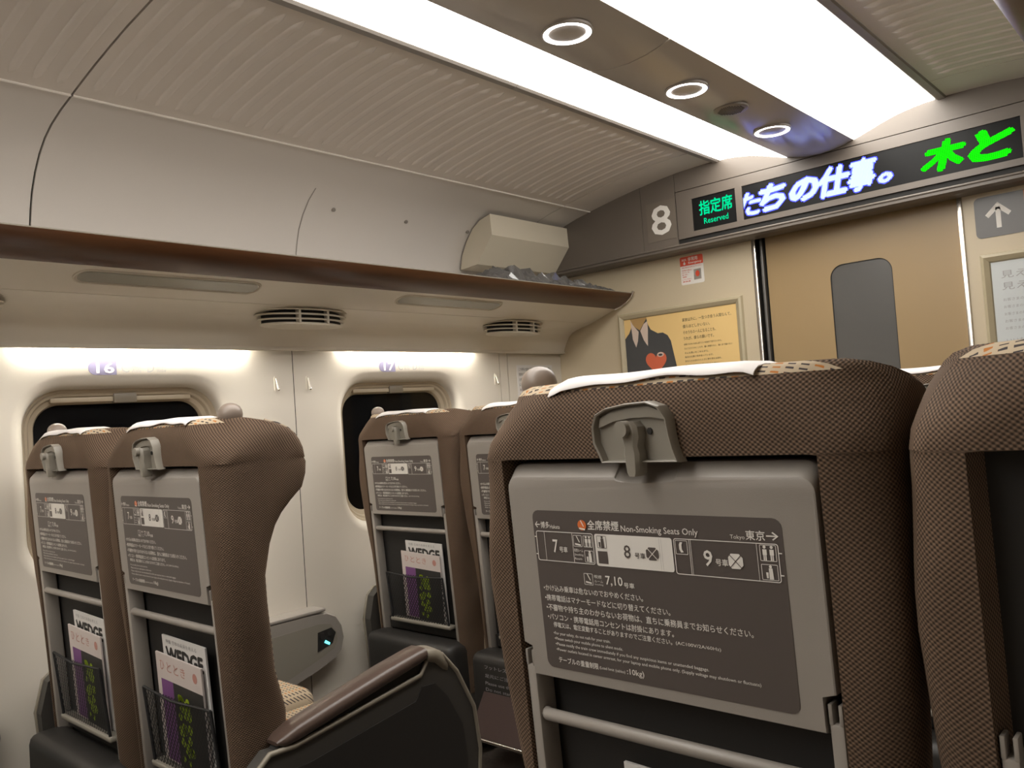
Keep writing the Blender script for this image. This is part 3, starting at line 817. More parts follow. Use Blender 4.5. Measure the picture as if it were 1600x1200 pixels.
def wall_console(y, label):
    r = empty('armrest_console', (XW - 0.008, y, 0.25)); tag(r, label, 'console', 'wall armrest consoles with sockets')
    out = [(-0.36, 0.265), (0.0, 0.262), (0.06, 0.255), (0.10, 0.235), (0.125, 0.195), (0.132, 0.150), (0.118, 0.105), (0.085, 0.078), (0.0, 0.050), (-0.14, 0.015), (-0.36, -0.05)]
    L = [[(xx, cy + (a - cy) * s, cz + (b - cz) * s) for a, b in out] for xx, s in ((0.0, 1.0), (0.070, 1.0), (0.082, 0.97)) for cy, cz in ((-0.12, 0.14),)]
    part('body', loft(L), M['plastic'], r, 40)
    ins = [(-0.33, 0.215), (0.02, 0.222), (0.068, 0.212), (0.093, 0.178), (0.095, 0.148), (0.078, 0.118), (-0.02, 0.085), (-0.14, 0.05), (-0.33, 0.0)]
    part('inset_panel', prism(ins, 'x', 0.0815, 0.0835), M['plastic2'], r)
    part('top_pad', bevbox(0.0, 0.086, -0.36, 0.05, 0.262, 0.276, 0.006), M['plastic'], r, 40)
    so = part('socket_plate', prism([(0.004, 0.122), (0.070, 0.140), (0.088, 0.176), (0.070, 0.198), (0.010, 0.192)], 'x', 0.0835, 0.0855), M['lower'], r)
    part('socket_hole', shift(prism(ellipse(0.026, 0.175, 0.010, 0.012, 14), 'x', 0.0856, 0.088), 0, 0, 0), M['lining'], so)
    part('socket_hole', shift(prism(ellipse(0.060, 0.180, 0.010, 0.012, 14), 'x', 0.0856, 0.088), 0, 0, 0), M['lining'], so)
    part('indicator_light', prism([(0.034, 0.150), (0.054, 0.138), (0.058, 0.145), (0.040, 0.158)], 'x', 0.0856, 0.089), M['cyan'], so)
wall_console(0.61, 'grey wall armrest console behind the seats by window 16')
wall_console(1.77, 'grey wall armrest console with a lit socket between windows 16 and 17')

# ================================================================== SEATS
LEVELS = [  # z, half width, back corner radius, wing front, cushion front, back offset
    (0.24, .238, .05, .092, .075, 0), (0.45, .240, .05, .114, .085, 0), (0.617, .246, .055, .126, .098, 0), (0.705, .254, .055, .106, .090, 0), (0.78, .264, .045, .100, .085, 0),
    (0.85, .270, .040, .096, .082, 0), (0.906, .272, .036, .097, .080, 0), (0.969, .275, .034, .113, .085, 0), (1.005, .275, .036, .130, .092, 0), (1.03, .275, .042, .149, .098, 0), (1.055, .275, .050, .176, .104, 0),
    (1.077, .275, .056, .204, .110, 0), (1.105, .274, .060, .217, .116, 0), (1.13, .274, .063, .221, .121, 0), (1.1385, .2735, .064, .217, .122, 0),
    (1.1398, .2735, .060, .220, .122, 0), (1.160, .273, .073, .218, .122, .001), (1.175, .272, .096, .213, .121, .002), (1.190, .2705, .118, .204, .119, .004), (1.203, .267, .130, .190, .114, .007),
    (1.214, .261, .138, .170, .106, .012), (1.223, .251, .142, .144, .096, .018), (1.230, .237, .142, .116, .086, .026), (1.2345, .218, .132, .098, .078, .036)]
REC = 0.045
def seat_loop(lv):
    z, hw, r, f, c, yb = lv
    rec = z < 1.139
    xi = 0.214
    P = []
    xb = hw - r
    if rec:
        xb = max(xb, 0.2135)
        P += [(0, REC), (0.10, REC), (0.207, REC), (0.212, yb)]
    else:
        P += [(0, yb), (min(.10, xb * .4), yb), (xb * .75, yb), (xb * .93, yb)]
    r2 = hw - xb
    P.append((xb, yb))
    t0 = 0.024 if z < 1.18 else max(0.012, 0.024 - 0.22 * (z - 1.18))
    ry = min(r, max(0.015, (f - t0 - yb) * 0.95))
    for k in range(1, 6):
        t = math.radians(90 * k / 5)
        P.append((xb + r2 * math.sin(t), yb + ry * (1 - math.cos(t))))
    fs = max(f - t0, yb + ry + 0.003)
    for q in (0.33, 0.67): P.append((hw + 0.001, yb + ry + (fs - yb - ry) * q))
    cx = hw - t0
    for k in range(0, 7):
        t = math.radians(180 * k / 6)
        P.append((cx + t0 * math.cos(t), fs + t0 * math.sin(t)))
    P += [(hw - 0.058, max(c + 0.012, fs - 0.02)), (hw - 0.085, c + 0.006), (hw - 0.13, c), (0.07, c - 0.002), (0, c - 0.002)]
    return P, z
NB = 17      # index of the wing tip middle on each half loop (back centre is 0)
def seat_meshes():
    half = [seat_loop(l) for l in LEVELS]; n = len(half[0][0])
    TIP = 15
    def half_pt(k, i, s): p = half[k][0][i]; return (s * p[0], p[1], half[k][1])
    def grid(i0, i1, k0, k1):
        V = []; F = []
        for s in (1, -1):
            b = len(V); w = i1 - i0 + 1
            for k in range(k0, k1 + 1):
                for i in range(i0, i1 + 1): V.append(half_pt(k, i, s))
            for k in range(k1 - k0):
                for i in range(i1 - i0):
                    q = (b + k * w + i, b + k * w + i + 1, b + (k + 1) * w + i + 1, b + (k + 1) * w + i)
                    F.append(q if s > 0 else q[::-1])
        return V, F
    K = len(LEVELS) - 1; kr = [l[0] for l in LEVELS].index(1.1385)
    shell = merge(grid(2, TIP, 0, kr), grid(0, TIP, kr, K - 2), grid(7, TIP, K - 2, K))
    # top cap joins the cushion cloth
    loop = [half_pt(K, i, 1) for i in range(n)] + [half_pt(K, i, -1) for i in range(n - 2, 0, -1)]
    cx, cy = 0.0, 0.062
    L2 = [(cx + (p[0] - cx) * .55, cy + (p[1] - cy) * .55, 1.2368) for p in loop]
    V, F = loft([loop, L2], True, False); F.append(tuple(len(loop) + i for i in range(len(loop))))
    cush = merge(grid(TIP, n - 1, 0, K), grid(0, 7, K - 2, K), (V, F))
    lining = grid(0, 2, 0, kr)
    tips = [half_pt(k, TIP, 1) for k in range(2, K - 1)]
    pip = merge(tube(tips, 0.004, 6), mirx(tube(tips, 0.004, 6)))
    arc = {}
    for k in range(K + 1):
        P = half[k][0]; a = 0.0
        for i in range(n):
            if i: a += math.hypot(P[i][0] - P[i - 1][0], P[i][1] - P[i - 1][1])
            if k <= kr and i == 2: a = 0.207
            for s in (1, -1): arc[(round(s * P[i][0], 5), round(P[i][1], 5), round(half[k][1], 5))] = s * a
    sm = mesh('back_shell', *shell, M['fabric'], 38)
    att = sm.attributes.new('arc', 'FLOAT', 'POINT')
    for v in sm.vertices:
        att.data[v.index].value = arc.get((round(v.co.x, 5), round(v.co.y, 5), round(v.co.z, 5)), v.co.x)
    return (sm, mesh('front_cushion', *cush, M['front'], 45),
            mesh('recess_lining', *lining, M['lining']), mesh('piping', *pip, M['piping'], 60))
SHELL, CUSH, LINING, PIPING = seat_meshes()

def tray_mesh():
    T, Bz, hw, nz, nw = 1.134, 0.853, 0.2085, 0.895, 0.192
    def outline(dz, dx, nd):
        P = [(-nw, Bz + dz * .3), (nw, Bz + dz * .3), (nw, nz), (hw - dx, nz + 0.004), (hw - dx, T - 0.016 - dz)]
        for k in range(1, 5):
            t = math.radians(90 * k / 5); P.append((hw - dx - 0.016 + 0.016 * math.cos(t), T - dz - 0.016 + 0.016 * math.sin(t)))
        P.append((hw - dx - 0.016, T - dz))
        for k in range(0, 13):
            t = math.pi * k / 12
            P.append((0.008 + 0.042 * math.cos(t), T - dz - nd * math.sin(t) ** 0.8 if 0 < k < 12 else T - dz))
        P.append((-hw + dx + 0.016, T - dz))
        for k in range(1, 5):
            t = math.radians(90 + 90 * k / 5); P.append((-hw + dx + 0.016 + 0.016 * math.cos(t), T - dz - 0.016 + 0.016 * math.sin(t)))
        P += [(-hw + dx, T - 0.016 - dz), (-hw + dx, nz + 0.004), (-nw, nz)]
        return P
    L = [[(a, 0.026, b) for a, b in outline(0, 0, 0.002)], [(a, 0.012, b) for a, b in outline(0, 0, 0.002)],
         [(a, 0.0035, b) for a, b in outline(0.0012, 0.0008, 0.012)], [(a, -0.0125, b) for a, b in outline(0.017, 0.0025, 0.006)], [(a, -0.0135, b) for a, b in outline(0.020, 0.004, 0.004)]]
    return mesh('tray_table', *loft(L), M['plastic'], 25)
TRAY = tray_mesh()
TRAYUP = TRAY.copy()

# the printed label on the tray: u 0..1 left to right, v 0..1 top to bottom
LW, LH = 0.336, 0.203
def luv(u, v): return (-LW / 2 + u * LW, LH * (1 - v))
def lt(s, u0, u1, v0, v1, bold=0.0):
    a = luv(u0, v1); b = luv(u1, v0); return text2d(s, a[0], b[0], a[1], b[1], bold)
def lr(u0, u1, v0, v1):
    a = luv(u0, v1); b = luv(u1, v0); return rect2(a[0], b[0], a[1], b[1])
def lframe(u0, u1, v0, v1, t=0.0009, r=0.003):
    a = luv(u0, v1); b = luv(u1, v0)
    return ring2(rrect(a[0], b[0], a[1], b[1], r, 3), rrect(a[0] + t, b[0] - t, a[1] + t, b[1] - t, max(r - t, .0003), 3))
def lpoly(pts): return poly2([luv(u, v) for u, v in pts])
def lell(u, v, ru, n=16):
    c = luv(u, v); return poly2(ellipse(c[0], c[1], ru * LW, ru * LW, n))
def person_icon(u, v, s):      # small standing figure
    return merge2(lell(u, v - 0.036 * s, 0.006 * s, 10), lr(u - .008 * s, u + .008 * s, v - .022 * s, v + .012 * s), lr(u - .006 * s, u - .001 * s, v + .012 * s, v + .045 * s), lr(u + .001 * s, u + .006 * s, v + .012 * s, v + .045 * s))
def bin_icon(u, v):
    return merge2(lell(u + .004, v - 0.03, 0.005, 8), lpoly([(u - .002, v - .022), (u + .010, v - .022), (u + .012, v + .035), (u - .002, v + .035)]), lpoly([(u - .012, v), (u - .004, v), (u - .005, v + .03), (u - .011, v + .03)]))
def smoke_icon(u, v):
    return merge2(lpoly([(u - .013, v + .014), (u + .013, v + .020), (u + .013, v + .030), (u - .013, v + .024)]), lpoly([(u - .006, v - .03), (u - .002, v - .03), (u + .010, v + .008), (u + .006, v + .008)]))
W = [lt('←', .012, .036, .070, .110, .01), lt('博多', .040, .082, .070, .112, .01), lt('Hakata', .084, .132, .088, .112),
     lt('全席禁煙', .262, .400, .048, .108, .015), lt('Non-Smoking Seats Only', .408, .712, .072, .120, .006),
     lt('Tokyo', .826, .876, .094, .122), lt('東京', .880, .944, .066, .118, .01), lt('→', .948, .988, .070, .114, .01),
     lframe(.012, .282, .130, .318), lr(.052, .0535, .135, .313), lr(.185, .187, .135, .313), lt('7', .090, .114, .180, .262, .012), lt('号車', .120, .158, .222, .258, .008),
     lframe(.190, .230, .145, .215, .0006, .001), lframe(.236, .276, .145, .215, .0006, .001), lframe(.236, .276, .235, .308, .0006, .001),
     smoke_icon(.210, .180), person_icon(.249, .180, .7), person_icon(.264, .180, .7), bin_icon(.256, .272), lt('喫煙ルーム', .190, .230, .228, .248), lt('Smoking', .190, .230, .258, .274), lt('Room', .190, .222, .282, .296),
     lframe(.616, .984, .130, .330), lr(.674, .676, .135, .325), lr(.680, .6815, .135, .325), lr(.912, .9135, .135, .325), lframe(.622, .668, .140, .218, .0006, .001),
     lpoly([(.640, .150), (.650, .150), (.646, .165), (.646, .190), (.652, .205), (.642, .208), (.636, .190), (.636, .165)]),
     lt('9', .724, .756, .185, .272, .014), lt('号車', .766, .810, .228, .266, .010),
     lpoly([(.822, .195), (.850, .195), (.862, .215), (.862, .255), (.850, .275), (.822, .275), (.812, .255), (.812, .215)]),
     lframe(.922, .976, .138, .222, .0006, .001), lframe(.922, .976, .238, .320, .0006, .001), person_icon(.938, .180, .85), person_icon(.961, .180, .85), bin_icon(.948, .280),
     lr(.004, .012, .165, .171), lr(.004, .012, .275, .281), lr(.984, .994, .175, .181), lr(.984, .994, .288, .294),
     poly2(rrect(*(luv(.288, 0)[0], luv(.610, 0)[0]), luv(0, .322)[1], luv(0, .130)[1], .003, 3)),
     lframe(.222, .262, .375, .445, .0006, .001), smoke_icon(.242, .408), lt('喫煙', .268, .302, .380, .400), lt('ルーム', .268, .306, .410, .425), lt('Smoking', .268, .306, .432, .444),
     lt('7,10', .318, .392, .378, .440, .014), lt('号車', .396, .440, .408, .440, .01)]
y = .475
for s, u0, u1, v0, v1 in (('•かけ込み乗車は危ないのでおやめください。', .022, .470, .470, .510), ('•携帯電話はマナーモードなどに切り替えてください。', .024, .575, .532, .572),
        ('•不審物や持ち主のわからないお荷物は、直ちに乗務員までお知らせください。', .026, .872, .592, .634), ('•パソコン・携帯電話用コンセントは肘掛にあります。', .028, .580, .652, .692),
        ('停電又は、電圧変動することがありますのでご注意ください。', .052, .570, .704, .738), ('(AC100V/2A/60Hz)', .584, .752, .712, .736),
        ('•For your safety, do not rush for your train.', .048, .310, .766, .790), ('•Please switch your mobile phone to silent mode.', .050, .362, .800, .824),
        ('•Please notify the train crew immediately if you find any suspicious items or unattended baggage.', .052, .700, .834, .858),
        ('•Power outlets located in center armrest, for your laptop and mobile phone only. (Supply voltage may shutdown or fluctuate)', .054, .880, .868, .892),
        ('テーブルの重量制限', .060, .245, .922, .960), ('(Load limit (tables)', .250, .362, .936, .958), (':10kg)', .370, .442, .920, .964)):
    W.append(lt(s, u0, u1, v0, v1, .008 if v1 - v0 > .03 else 0.0))
def lcross(u, v, ru, rv, t=.0022):
    return merge2(lpoly([(u - ru, v - rv + t), (u - ru + t, v - rv), (u + ru, v + rv - t), (u + ru - t, v + rv)]), lpoly([(u + ru - t, v - rv), (u + ru, v - rv + t), (u - ru + t, v + rv), (u - ru, v + rv - t)]))
LABW = mesh('label_lettering', *onplane(merge2(*W), 'y', -0.0007), M['white'], fix=False)
D = [lframe(.298, .340, .140, .214, .0006, .001), bin_icon(.318, .178), lr(.298, .340, .232, .306), lt('8', .412, .440, .186, .262, .006), lt('号車', .456, .500, .226, .260, .008),
     lpoly([(.516, .190), (.542, .190), (.554, .208), (.554, .246), (.542, .264), (.516, .264), (.504, .246), (.504, .208)]), lr(.560, .5605, .135, .318), lr(.568, .5685, .135, .318), lcross(.837, .235, .020, .034)]
LABD = mesh('label_dark_print', *onplane(merge2(*D), 'y', -0.0011), M['plate'], fix=False)
cc = luv(.238, .082)
LABR = mesh('label_red_mark', *onplane(merge2(ring2(ellipse(cc[0], cc[1], .0065, .0065, 24), ellipse(cc[0], cc[1], .0048, .0048, 24)), poly2(ellipse(cc[0], cc[1], .0048, .0048, 20))), 'y', -0.0010), M['orange'], fix=False)
LABR2 = mesh('label_red_mark_print', *onplane(merge2(smoke_icon(.238, .082), lcross(.529, .227, .020, .032)), 'y', -0.0014), M['white'], fix=False)
LABP = mesh('label_plate', *prism(rrect(-LW / 2, LW / 2, 0, LH, 0.010, 4), 'y', -0.0004, 0.0005), M['plate'])

def latch_meshes():
    hp = [(-0.044, 1.145), (-0.050, 1.158), (-0.050, 1.178), (-0.044, 1.192), (-0.028, 1.199), (0.0, 1.203), (0.030, 1.204), (0.046, 1.198), (0.055, 1.184), (0.057, 1.165), (0.060, 1.150), (0.065, 1.1345), (-0.040, 1.1345)]
    def sc(s, y, dz=0): return [((a - 0.005) * s + 0.005, y, (b - 1.168) * s + 1.168 + dz) for a, b in hp]
    housing = loft([sc(1.0, 0.004), sc(1.0, -0.011), sc(0.965, -0.0145), sc(0.925, -0.0135), sc(0.905, -0.004), sc(0.90, -0.0035)], True, False)
    V, F = housing; n = len(hp); F = list(F) + [tuple(5 * n + i for i in range(n))]
    h = mesh('latch_housing', V, F, M['plastic2'], 30)
    ledge = mesh('latch_ledge', *prism([(-0.042, 1.176), (-0.02, 1.183), (0.005, 1.186), (0.03, 1.186), (0.050, 1.182), (0.047, 1.191), (0.030, 1.198), (0.0, 1.197), (-0.026, 1.193), (-0.039, 1.187)], 'y', -0.0085, 0.002), M['plastic2'])
    lever = merge(loft([[(0.008 + a * w, yy, 1.176 - z) for a, yy in ((-1, -0.004), (-1, -0.019), (-.6, -0.023), (.6, -0.023), (1, -0.019), (1, -0.004))] for z, w in ((-0.006, .006), (0.0, .011), (0.012, .0115), (0.022, .0085), (0.03, .0105), (0.052, .0085), (0.056, .006))]),
                  prism(ellipse(0.0035, 1.174, 0.0085, 0.0095, 18), 'y', -0.031, -0.018))
    return h, ledge, mesh('latch_lever', *lever, M['plastic2'], 35), mesh('latch_pin', *prism(ellipse(0.026, 1.170, 0.003, 0.004, 10), 'y', -0.006, 0), M['lower'])
LATCH, LEDGE, LEVER, PIN = latch_meshes()

RAIL = {}
for s in (-1, 1):
    a, b = sorted((s * 0.1945, s * 0.2095))
    RAIL[s] = mesh('side_rail', *merge(bevbox(a, b, -0.006, 0.03, 0.40, 0.868, 0.003), bevbox(a, a + 0.0045, -0.006, 0.012, 0.866, 0.888, 0.0015), bevbox(b - 0.0045, b, -0.006, 0.012, 0.866, 0.888, 0.0015)), M['plastic'], 40)
BAR = mesh('bag_bar', *tube([(-0.192, 0.016, 0.802), (-0.186, 0.010, 0.803), (0.186, 0.010, 0.803), (0.192, 0.016, 0.802)], 0.0085, 10), M['plastic'], 60)
KNOB = mesh('grip_knob', *lathe([(0.011, -0.034), (0.0145, -0.022), (0.0205, -0.014), (0.0245, -0.005), (0.0255, 0.002), (0.0242, 0.010), (0.0200, 0.0175), (0.013, 0.0225), (0.006, 0.025), (0.001, 0.0255)], 24), M['knob'], 60)

def cover_mesh():
    prof = [(0.0165, 1.2285), (0.0205, 1.2330), (0.030, 1.2375), (0.048, 1.2400), (0.085, 1.240), (0.105, 1.234), (0.117, 1.216), (0.122, 1.19), (0.1235, 1.14), (0.118, 1.05), (0.110, 0.99)]
    V = []; F = []; nx = 24
    for i in range(nx + 1):
        x = -0.145 + 0.280 * i / nx
        for k, (yy, z) in enumerate(prof):
            wob = 0.0022 * math.sin(23 * x + 1.0) + 0.0015 * math.sin(61 * x)
            drop = 0.010 * max(0, abs(x) - 0.12) / 0.03
            V.append((x, yy + (wob if k == 0 else 0), z - (drop if k < 6 else 0) + (wob if k == 0 else 0.0008 * math.sin(40 * x))))
    w = len(prof)
    for i in range(nx):
        for k in range(w - 1): F.append((i * w + k, (i + 1) * w + k, (i + 1) * w + k + 1, i * w + k + 1))
    Vb = [(x, y + (0.0012 if k % w > 4 else 0), z + 0.0014) for k, (x, y, z) in enumerate(V)]
    n = len(V); F2 = [tuple(n + i for i in reversed(f)) for f in F]
    edge = []
    for i in range(nx): edge += [(i * w, (i + 1) * w, n + (i + 1) * w, n + i * w), (i * w + w - 1, n + i * w + w - 1, n + (i + 1) * w + w - 1, (i + 1) * w + w - 1)]
    for k in range(w - 1): edge += [(k, n + k, n + k + 1, k + 1), (nx * w + k, nx * w + k + 1, n + nx * w + k + 1, n + nx * w + k)]
    return mesh('headrest_cover', V + Vb, F + F2 + edge, M['cloth'], 60)
COVER = cover_mesh()

CUSHION = mesh('seat_cushion', *bevbox(-0.238, 0.238, 0.105, 0.60, 0.31, 0.445, 0.04, 4), M['front'], 60)
BASE = mesh('seat_base', *bevbox(-0.235, 0.235, 0.06, 0.52, 0.10, 0.32, 0.02, 2), M['side'], 40)
FOOT = mesh('pedestal', *bevbox(-0.16, 0.16, 0.12, 0.46, 0.0, 0.11, 0.01, 1), M['lower'], 40)
LOWER = mesh('lower_casing', *bevbox(-0.232, 0.232, -0.030, 0.08, 0.16, 0.420, 0.03, 3), M['lower'], 50)
POCKETBACK = mesh('lower_panel', *box(-0.192, 0.192, 0.028, 0.044, 0.42, 0.46), M['lower'])
FPAD = mesh('footrest', *merge(prism([(-0.100, 0.176), (-0.108, 0.186), (0.0, 0.345), (0.012, 0.338)], 'x', -0.17, 0.17)), M['pad'])
FEDGE = mesh('footrest_edge', *tube([(-0.172, -0.106, 0.179), (0.172, -0.106, 0.179)], 0.006, 8), M['chrome'], 60)
CASETEXT = mesh('casing_lettering', *onplane(merge2(text2d('フットレストをご利用の際は', -0.16, 0.10, 0.375, 0.388), text2d('足元にご注意ください。', -0.16, 0.06, 0.348, 0.360), text2d('Please use the footrest with care.', -0.16, 0.12, 0.325, 0.335), text2d('Do not stand on it.', -0.16, 0.02, 0.305, 0.315)), 'y', -0.0306), M['greyink'], fix=False)

def net_mesh():
    V = []; F = []
    x0, x1, z0, z1 = -0.140, 0.165, 0.470, 0.640
    def yb(x, z): return 0.004 - 0.012 * (z - z0) / (z1 - z0)
    def bar(a, b, wd=0.0016):
        a = Vector(a); b = Vector(b); d = (b - a)
        if d.length < 0.004: return
        d.normalize(); nx = Vector((-d.y, d.x)) * wd
        n = len(V)
        for p in (a + nx, a - nx, b - nx, b + nx): V.append((p.x, yb(p.x, p.y), p.y))
        F.append((n, n + 1, n + 2, n + 3))
    step = 0.0135
    for sg in (1, -1):
        k = -0.6
        while k < 0.9:
            # line x = k + sg*(z - z0)*0.62
            pts = []
            for z in (z0, z1): pts.append((k + sg * (z - z0) * 0.75, z))
            (xa, za), (xb, zb) = pts
            lo, hi = 0.0, 1.0
            for lim, side in ((x0, 1), (x1, -1)):
                da = (xa - lim) * side; db = (xb - lim) * side
                if da < 0 and db < 0: lo, hi = 1, 0
                elif da < 0: lo = max(lo, da / (da - db))
                elif db < 0: hi = min(hi, da / (da - db))
            if hi > lo:
                bar((xa + (xb - xa) * lo, za + (zb - za) * lo), (xa + (xb - xa) * hi, za + (zb - za) * hi))
            k += step
    return merge((V, F), tube([(x0, -0.006, z1), (0.0, -0.010, z1 - 0.008), (x1, -0.006, z1)], 0.003, 6), tube([(x0, 0.002, z0), (x0, -0.006, z1)], 0.004, 6), tube([(x1, 0.002, z0), (x1, -0.006, z1)], 0.004, 6))
NET = mesh('pocket_net', *net_mesh(), M['net'], fix=False)
RIMB = mesh('pocket_rim', *bevbox(-0.150, 0.175, -0.004, 0.030, 0.455, 0.470, 0.005), M['plastic2'], 50)

def arm_meshes(s):
    """outer armrest on side s: side panel, rim, dark inlay, leather pad, front cap"""
    out = [(0.035, 0.20), (0.018, 0.45), (0.040, 0.535), (0.075, 0.562), (0.130, 0.560), (0.265, 0.578), (0.475, 0.606), (0.500, 0.640), (0.545, 0.637), (0.590, 0.585), (0.640, 0.486), (0.652, 0.38), (0.640, 0.28), (0.575, 0.20)]
    def X(a, b): return tuple(sorted((s * a, s * b)))
    x0, x1 = X(0.252, 0.292)
    panel = prism(out, 'x', x0, x1)
    c = (0.33, 0.40); ins = [(c[0] + (a - c[0]) * 0.86, c[1] + (b - c[1]) * 0.80 - 0.012) for a, b in out]
    i0, i1 = X(0.2905, 0.2945)
    rim = tube([(s * 0.291, a, b) for a, b in out], 0.006, 8, True)
    pad = []
    for a, z, w, h in ((0.095, 0.578, .020, .004), (0.110, 0.588, .030, .012), (0.14, 0.600, .033, .017), (0.25, 0.624, .035, .018), (0.38, 0.650, .036, .018), (0.47, 0.665, .036, .017), (0.492, 0.667, .035, .014)):
        L = []
        for k in range(12):
            t = 2 * math.pi * k / 12; ct, sn = math.cos(t), math.sin(t)
            L.append((s * 0.268 + w * math.copysign(abs(ct) ** 0.6, ct), a, z - h + h * math.copysign(abs(sn) ** 0.7, sn)))
        pad.append(L)
    cap = []
    for a, z, w, h in ((0.492, 0.664, .035, .016), (0.520, 0.661, .034, .020), (0.545, 0.648, .031, .026), (0.560, 0.628, .027, .020)):
        L = []
        for k in range(12):
            t = 2 * math.pi * k / 12; ct, sn = math.cos(t), math.sin(t)
            L.append((s * 0.268 + w * math.copysign(abs(ct) ** 0.6, ct), a, z - h + h * math.copysign(abs(sn) ** 0.7, sn)))
        cap.append(L)
    core = prism([(0.08, 0.55), (0.48, 0.60), (0.49, 0.65), (0.12, 0.585)], 'x', *X(0.256, 0.284))  # near-black strip standing in for the shadow under the pad overhang
    return (mesh('arm_panel', *panel, M['side']), mesh('arm_rim', *rim, M['rim'], 60), mesh('arm_inlay', *prism(ins, 'x', i0, i1), M['lower']),
            mesh('arm_pad', *loft(pad), M['leather'], 50), mesh('arm_cap', *loft(cap), M['rim'], 50), mesh('arm_shadow_core', *core, M['lining']))
ARM = {s: arm_meshes(s) for s in (-1, 1)}
def mid_arm(s):
    x = s * 0.276
    return mesh('centre_arm', *bevbox(x - 0.026, x + 0.026, 0.12, 0.42, 0.555, 0.625, 0.018, 3), M['leather'], 50)
MID = {s: mid_arm(s) for s in (-1, 1)}
TRAYARM = {s: mesh('tray_arm', *bevbox(min(s * .196, s * .208), max(s * .196, s * .208), -0.12, 0.02, 0.62, 0.64, 0.004), M['plastic'], 40) for s in (-1, 1)}

TY = 0.014      # tray and rails sit flush with the upholstery
RK = 0.056      # recline of the seat backs (dy per metre of height), as photographed
def recline(me):
    for v in me.vertices: v.co.y += RK * (1.13 - v.co.z)
for me in [SHELL, CUSH, LINING, PIPING, TRAYUP, LATCH, LEDGE, LEVER, PIN, BAR, COVER, NET, RIMB, POCKETBACK] + list(RAIL.values()): recline(me)
RA = math.atan(RK)
YS = 0.806      # back plane of the nearest row; rows are 1.16 m apart
def seat(x, row, out, label, tray='up', mid=False, extra=True):
    r = empty('train_seat', (x, YS + 1.16 * row, 0)); tag(r, label, 'seat', 'brown high-backed train seats')
    sh = obj('back_shell', SHELL, r); obj('piping', PIPING, sh)
    obj('front_cushion', CUSH, r); obj('recess_lining', LINING, r)
    obj('headrest_cover', COVER, r, (0.012, 0, 0))['label'] = 'white cloth headrest cover'
    obj('grip_knob', KNOB, r, (out * 0.205, 0.080, 1.238))
    la = obj('latch_housing', LATCH, r); obj('latch_ledge', LEDGE, la); obj('latch_lever', LEVER, la); obj('latch_pin', PIN, la)
    if tray == 'up':
        t = obj('tray_table', TRAYUP, r, (0, TY, 0))
        lb = obj('label_plate', LABP, t, (0.0, -0.0137 + RK * 0.258, 0.872), (RA, 0, 0)); lb['label'] = 'brown printed information label'
        for nm, me in (('lettering', LABW), ('dark_print', LABD), ('red_mark', LABR), ('red_mark_print', LABR2)):
            obj(nm, me, t, (0.0, -0.0143 + RK * 0.258, 0.872), (RA, 0, 0))
    else:
        t = obj('tray_table', TRAY, r, (0, 0.853 - 0.12, 0.62), (math.radians(90), 0, 0))
        t.location = (0, 0.853 - 0.05, 0.63)
        for s in (-1, 1): obj('tray_arm', TRAYARM[s], r)
    for s in (-1, 1): obj('side_rail', RAIL[s], r, (0, TY * .7, 0))
    obj('bag_bar', BAR, r); obj('pocket_net', NET, r); obj('pocket_rim', RIMB, r); obj('lower_panel', POCKETBACK, r)
    lc = obj('lower_casing', LOWER, r); 
    if row == 1 and out == 1: obj('casing_lettering', CASETEXT, lc)
    obj('footrest', FPAD, r); obj('footrest_edge', FEDGE, r)
    obj('seat_cushion', CUSHION, r); obj('seat_base', BASE, r); obj('pedestal', FOOT, r)
    a = ARM[out]
    ap = obj('arm_panel', a[0], r); obj('arm_rim', a[1], ap); obj('arm_inlay', a[2], ap); obj('arm_shadow_core', a[5], ap)
    obj('arm_pad', a[3], r); obj('arm_cap', a[4], r)
    if mid: obj('centre_arm', MID[-out], r)
    return r
SEATS = [
    (-1.104, 0, -1, 'brown train seat beside window 16, tray folded up', 'up', False),
    (-0.552, 0, 1, 'brown train seat on the aisle in the row of window 16, its armrest showing', 'up', True),
    (-1.104, 1, -1, 'brown train seat beside window 17, its pocket holding magazines', 'up', False),
    (-0.546, 1, 1, 'brown train seat on the aisle in the row of window 17, half hidden', 'up', True),
    (0.700, 0, -1, 'large brown train seat with a readable grey tray label and grip knob', 'up', True),
    (1.256, 0, 1, 'brown train seat with a dark empty back recess and lowered tray', 'down', False),
    (0.700, 1, -1, 'brown train seat glimpsed in the gap between the two nearest seat tops', 'up', True),
    (1.256, 1, 1, 'brown train seat by the wall in front of the seat with the empty recess', 'up', False)]
SEATS += [(-1.104, -1, -1, 'brown train seat by the wall one row behind window 16', 'up', False), (-0.54, -1, 1, 'brown train seat on the aisle one row behind window 16', 'up', True),
          (0.700, -1, -1, 'brown aisle train seat behind the one with the readable label', 'up', True), (1.256, -1, 1, 'brown train seat behind the one with the lowered tray', 'up', False)]
for s in SEATS: seat(*s)

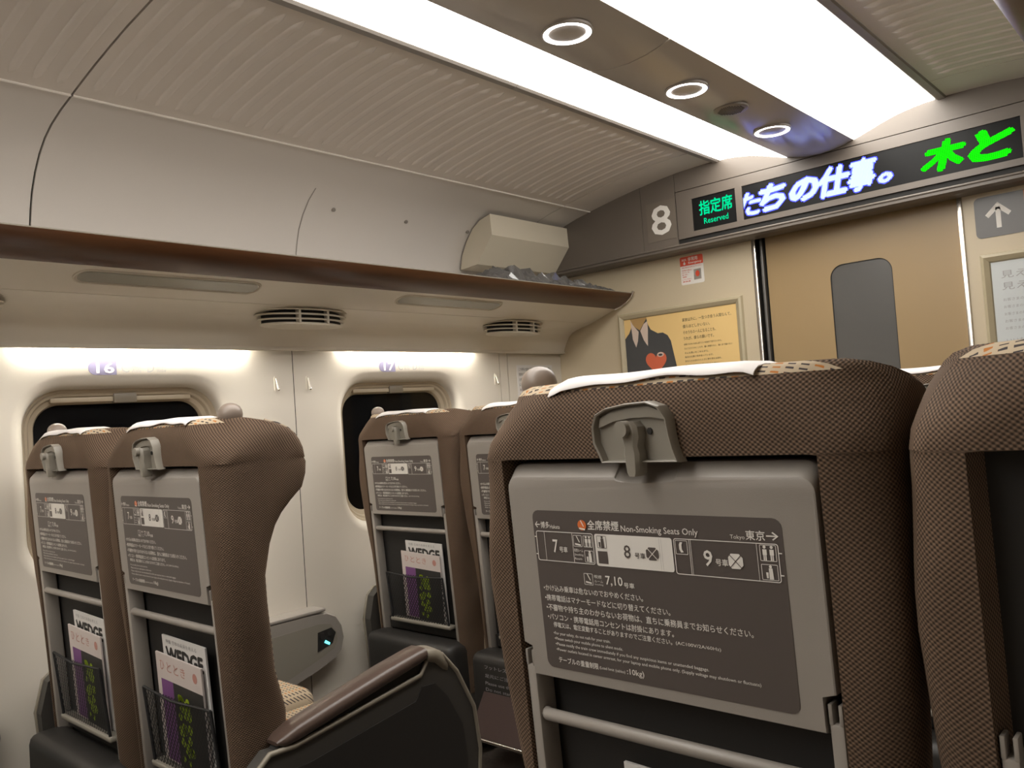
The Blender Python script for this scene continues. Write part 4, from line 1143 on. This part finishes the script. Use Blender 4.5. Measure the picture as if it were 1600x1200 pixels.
# ------------------------------------------------------------------ magazines in the pockets
MB = mesh('magazine_back', *box(-0.098, 0.098, 0.0, 0.004, 0.0, 0.285), M['paper'])
MBT = mesh('masthead', *onplane(text2d('WEDGE', -0.085, 0.085, 0.226, 0.262, 0.05), 'y', -0.0006), M['ink'], fix=False)
MBS = mesh('cover_line', *onplane(merge2(text2d('特集 日本の未来を考える', -0.08, 0.06, 0.268, 0.278)), 'y', -0.0006), M['greyink'], fix=False)
MF = mesh('magazine_front', *box(-0.104, 0.104, 0.0, 0.004, 0.0, 0.245), M['pink'])
MFT = mesh('masthead', *onplane(merge2(*[text2d(ch, -0.085 + 0.032 * i, -0.064 + 0.032 * i, 0.208, 0.230) for i, ch in enumerate('ひととき')], poly2(ellipse(0.075, 0.218, 0.010, 0.011, 16))), 'y', -0.0006), M['coral'], fix=False)
MFL = mesh('purple_band', *onplane(merge2(rect2(-0.085, -0.030, 0.004, 0.188)), 'y', -0.0006), M['lilac'])
def blobs(x0, x1, n, seed):
    rnd = random.Random(seed); out = []
    for i in range(n):
        cx = rnd.uniform(x0, x1); cz = rnd.uniform(0.015, 0.165); rr = rnd.uniform(0.006, 0.014)
        out.append(poly2(ellipse(cx, cz, rr, rr, 9)))
    return merge2(*out)
MFK = mesh('dark_cover_print', *onplane(rect2(-0.030, 0.104, 0.0, 0.188), 'y', -0.0005), M['ink'])
MFG = mesh('green_print', *onplane(blobs(-0.008, 0.034, 26, 5), 'y', -0.0010), M['lime'], fix=False)
def magazines(x, row, who, dx=0.0, front=True):
    y = YS + 1.16 * row
    b = empty('magazine', (x + 0.012 + dx, y + 0.024 + RK * 0.656, 0.474)); tag(b, 'white magazine with black masthead in pocket of %s' % who, 'magazine', 'magazines in the seat pockets')
    b.rotation_euler = (RA + math.radians(0.8), math.radians(1.5), 0)
    bk = obj('cover', MB, b); obj('masthead', MBT, bk); obj('cover_line', MBS, bk)
    if front:
        f = empty('magazine', (x - 0.004 + dx, y + 0.013 + RK * 0.656, 0.474)); tag(f, 'pale purple and lime magazine in pocket of %s' % who, 'magazine', 'magazines in the seat pockets')
        f.rotation_euler = (RA + math.radians(0.8), math.radians(2.5), 0)
        fr = obj('cover', MF, f); obj('masthead', MFT, fr); obj('purple_band', MFL, fr); obj('dark_cover_print', MFK, fr); obj('green_print', MFG, fr)
magazines(-1.104, 0, 'seat by window 16', 0.036)
magazines(-0.552, 0, 'aisle seat beside window 16 row')
magazines(-1.104, 1, 'seat beside window 17', 0.034)
magazines(-0.546, 1, 'half hidden aisle seat')
magazines(0.700, 0, 'large seat with readable label')

for o in bpy.data.objects:
    if o.parent and o.type == 'MESH' and any(k in o.name for k in ('lettering', 'dark_print', 'red_mark', 'green_print', 'pocket_net', 'cover_line', 'masthead', 'piping')):
        o['kind'] = 'stuff'
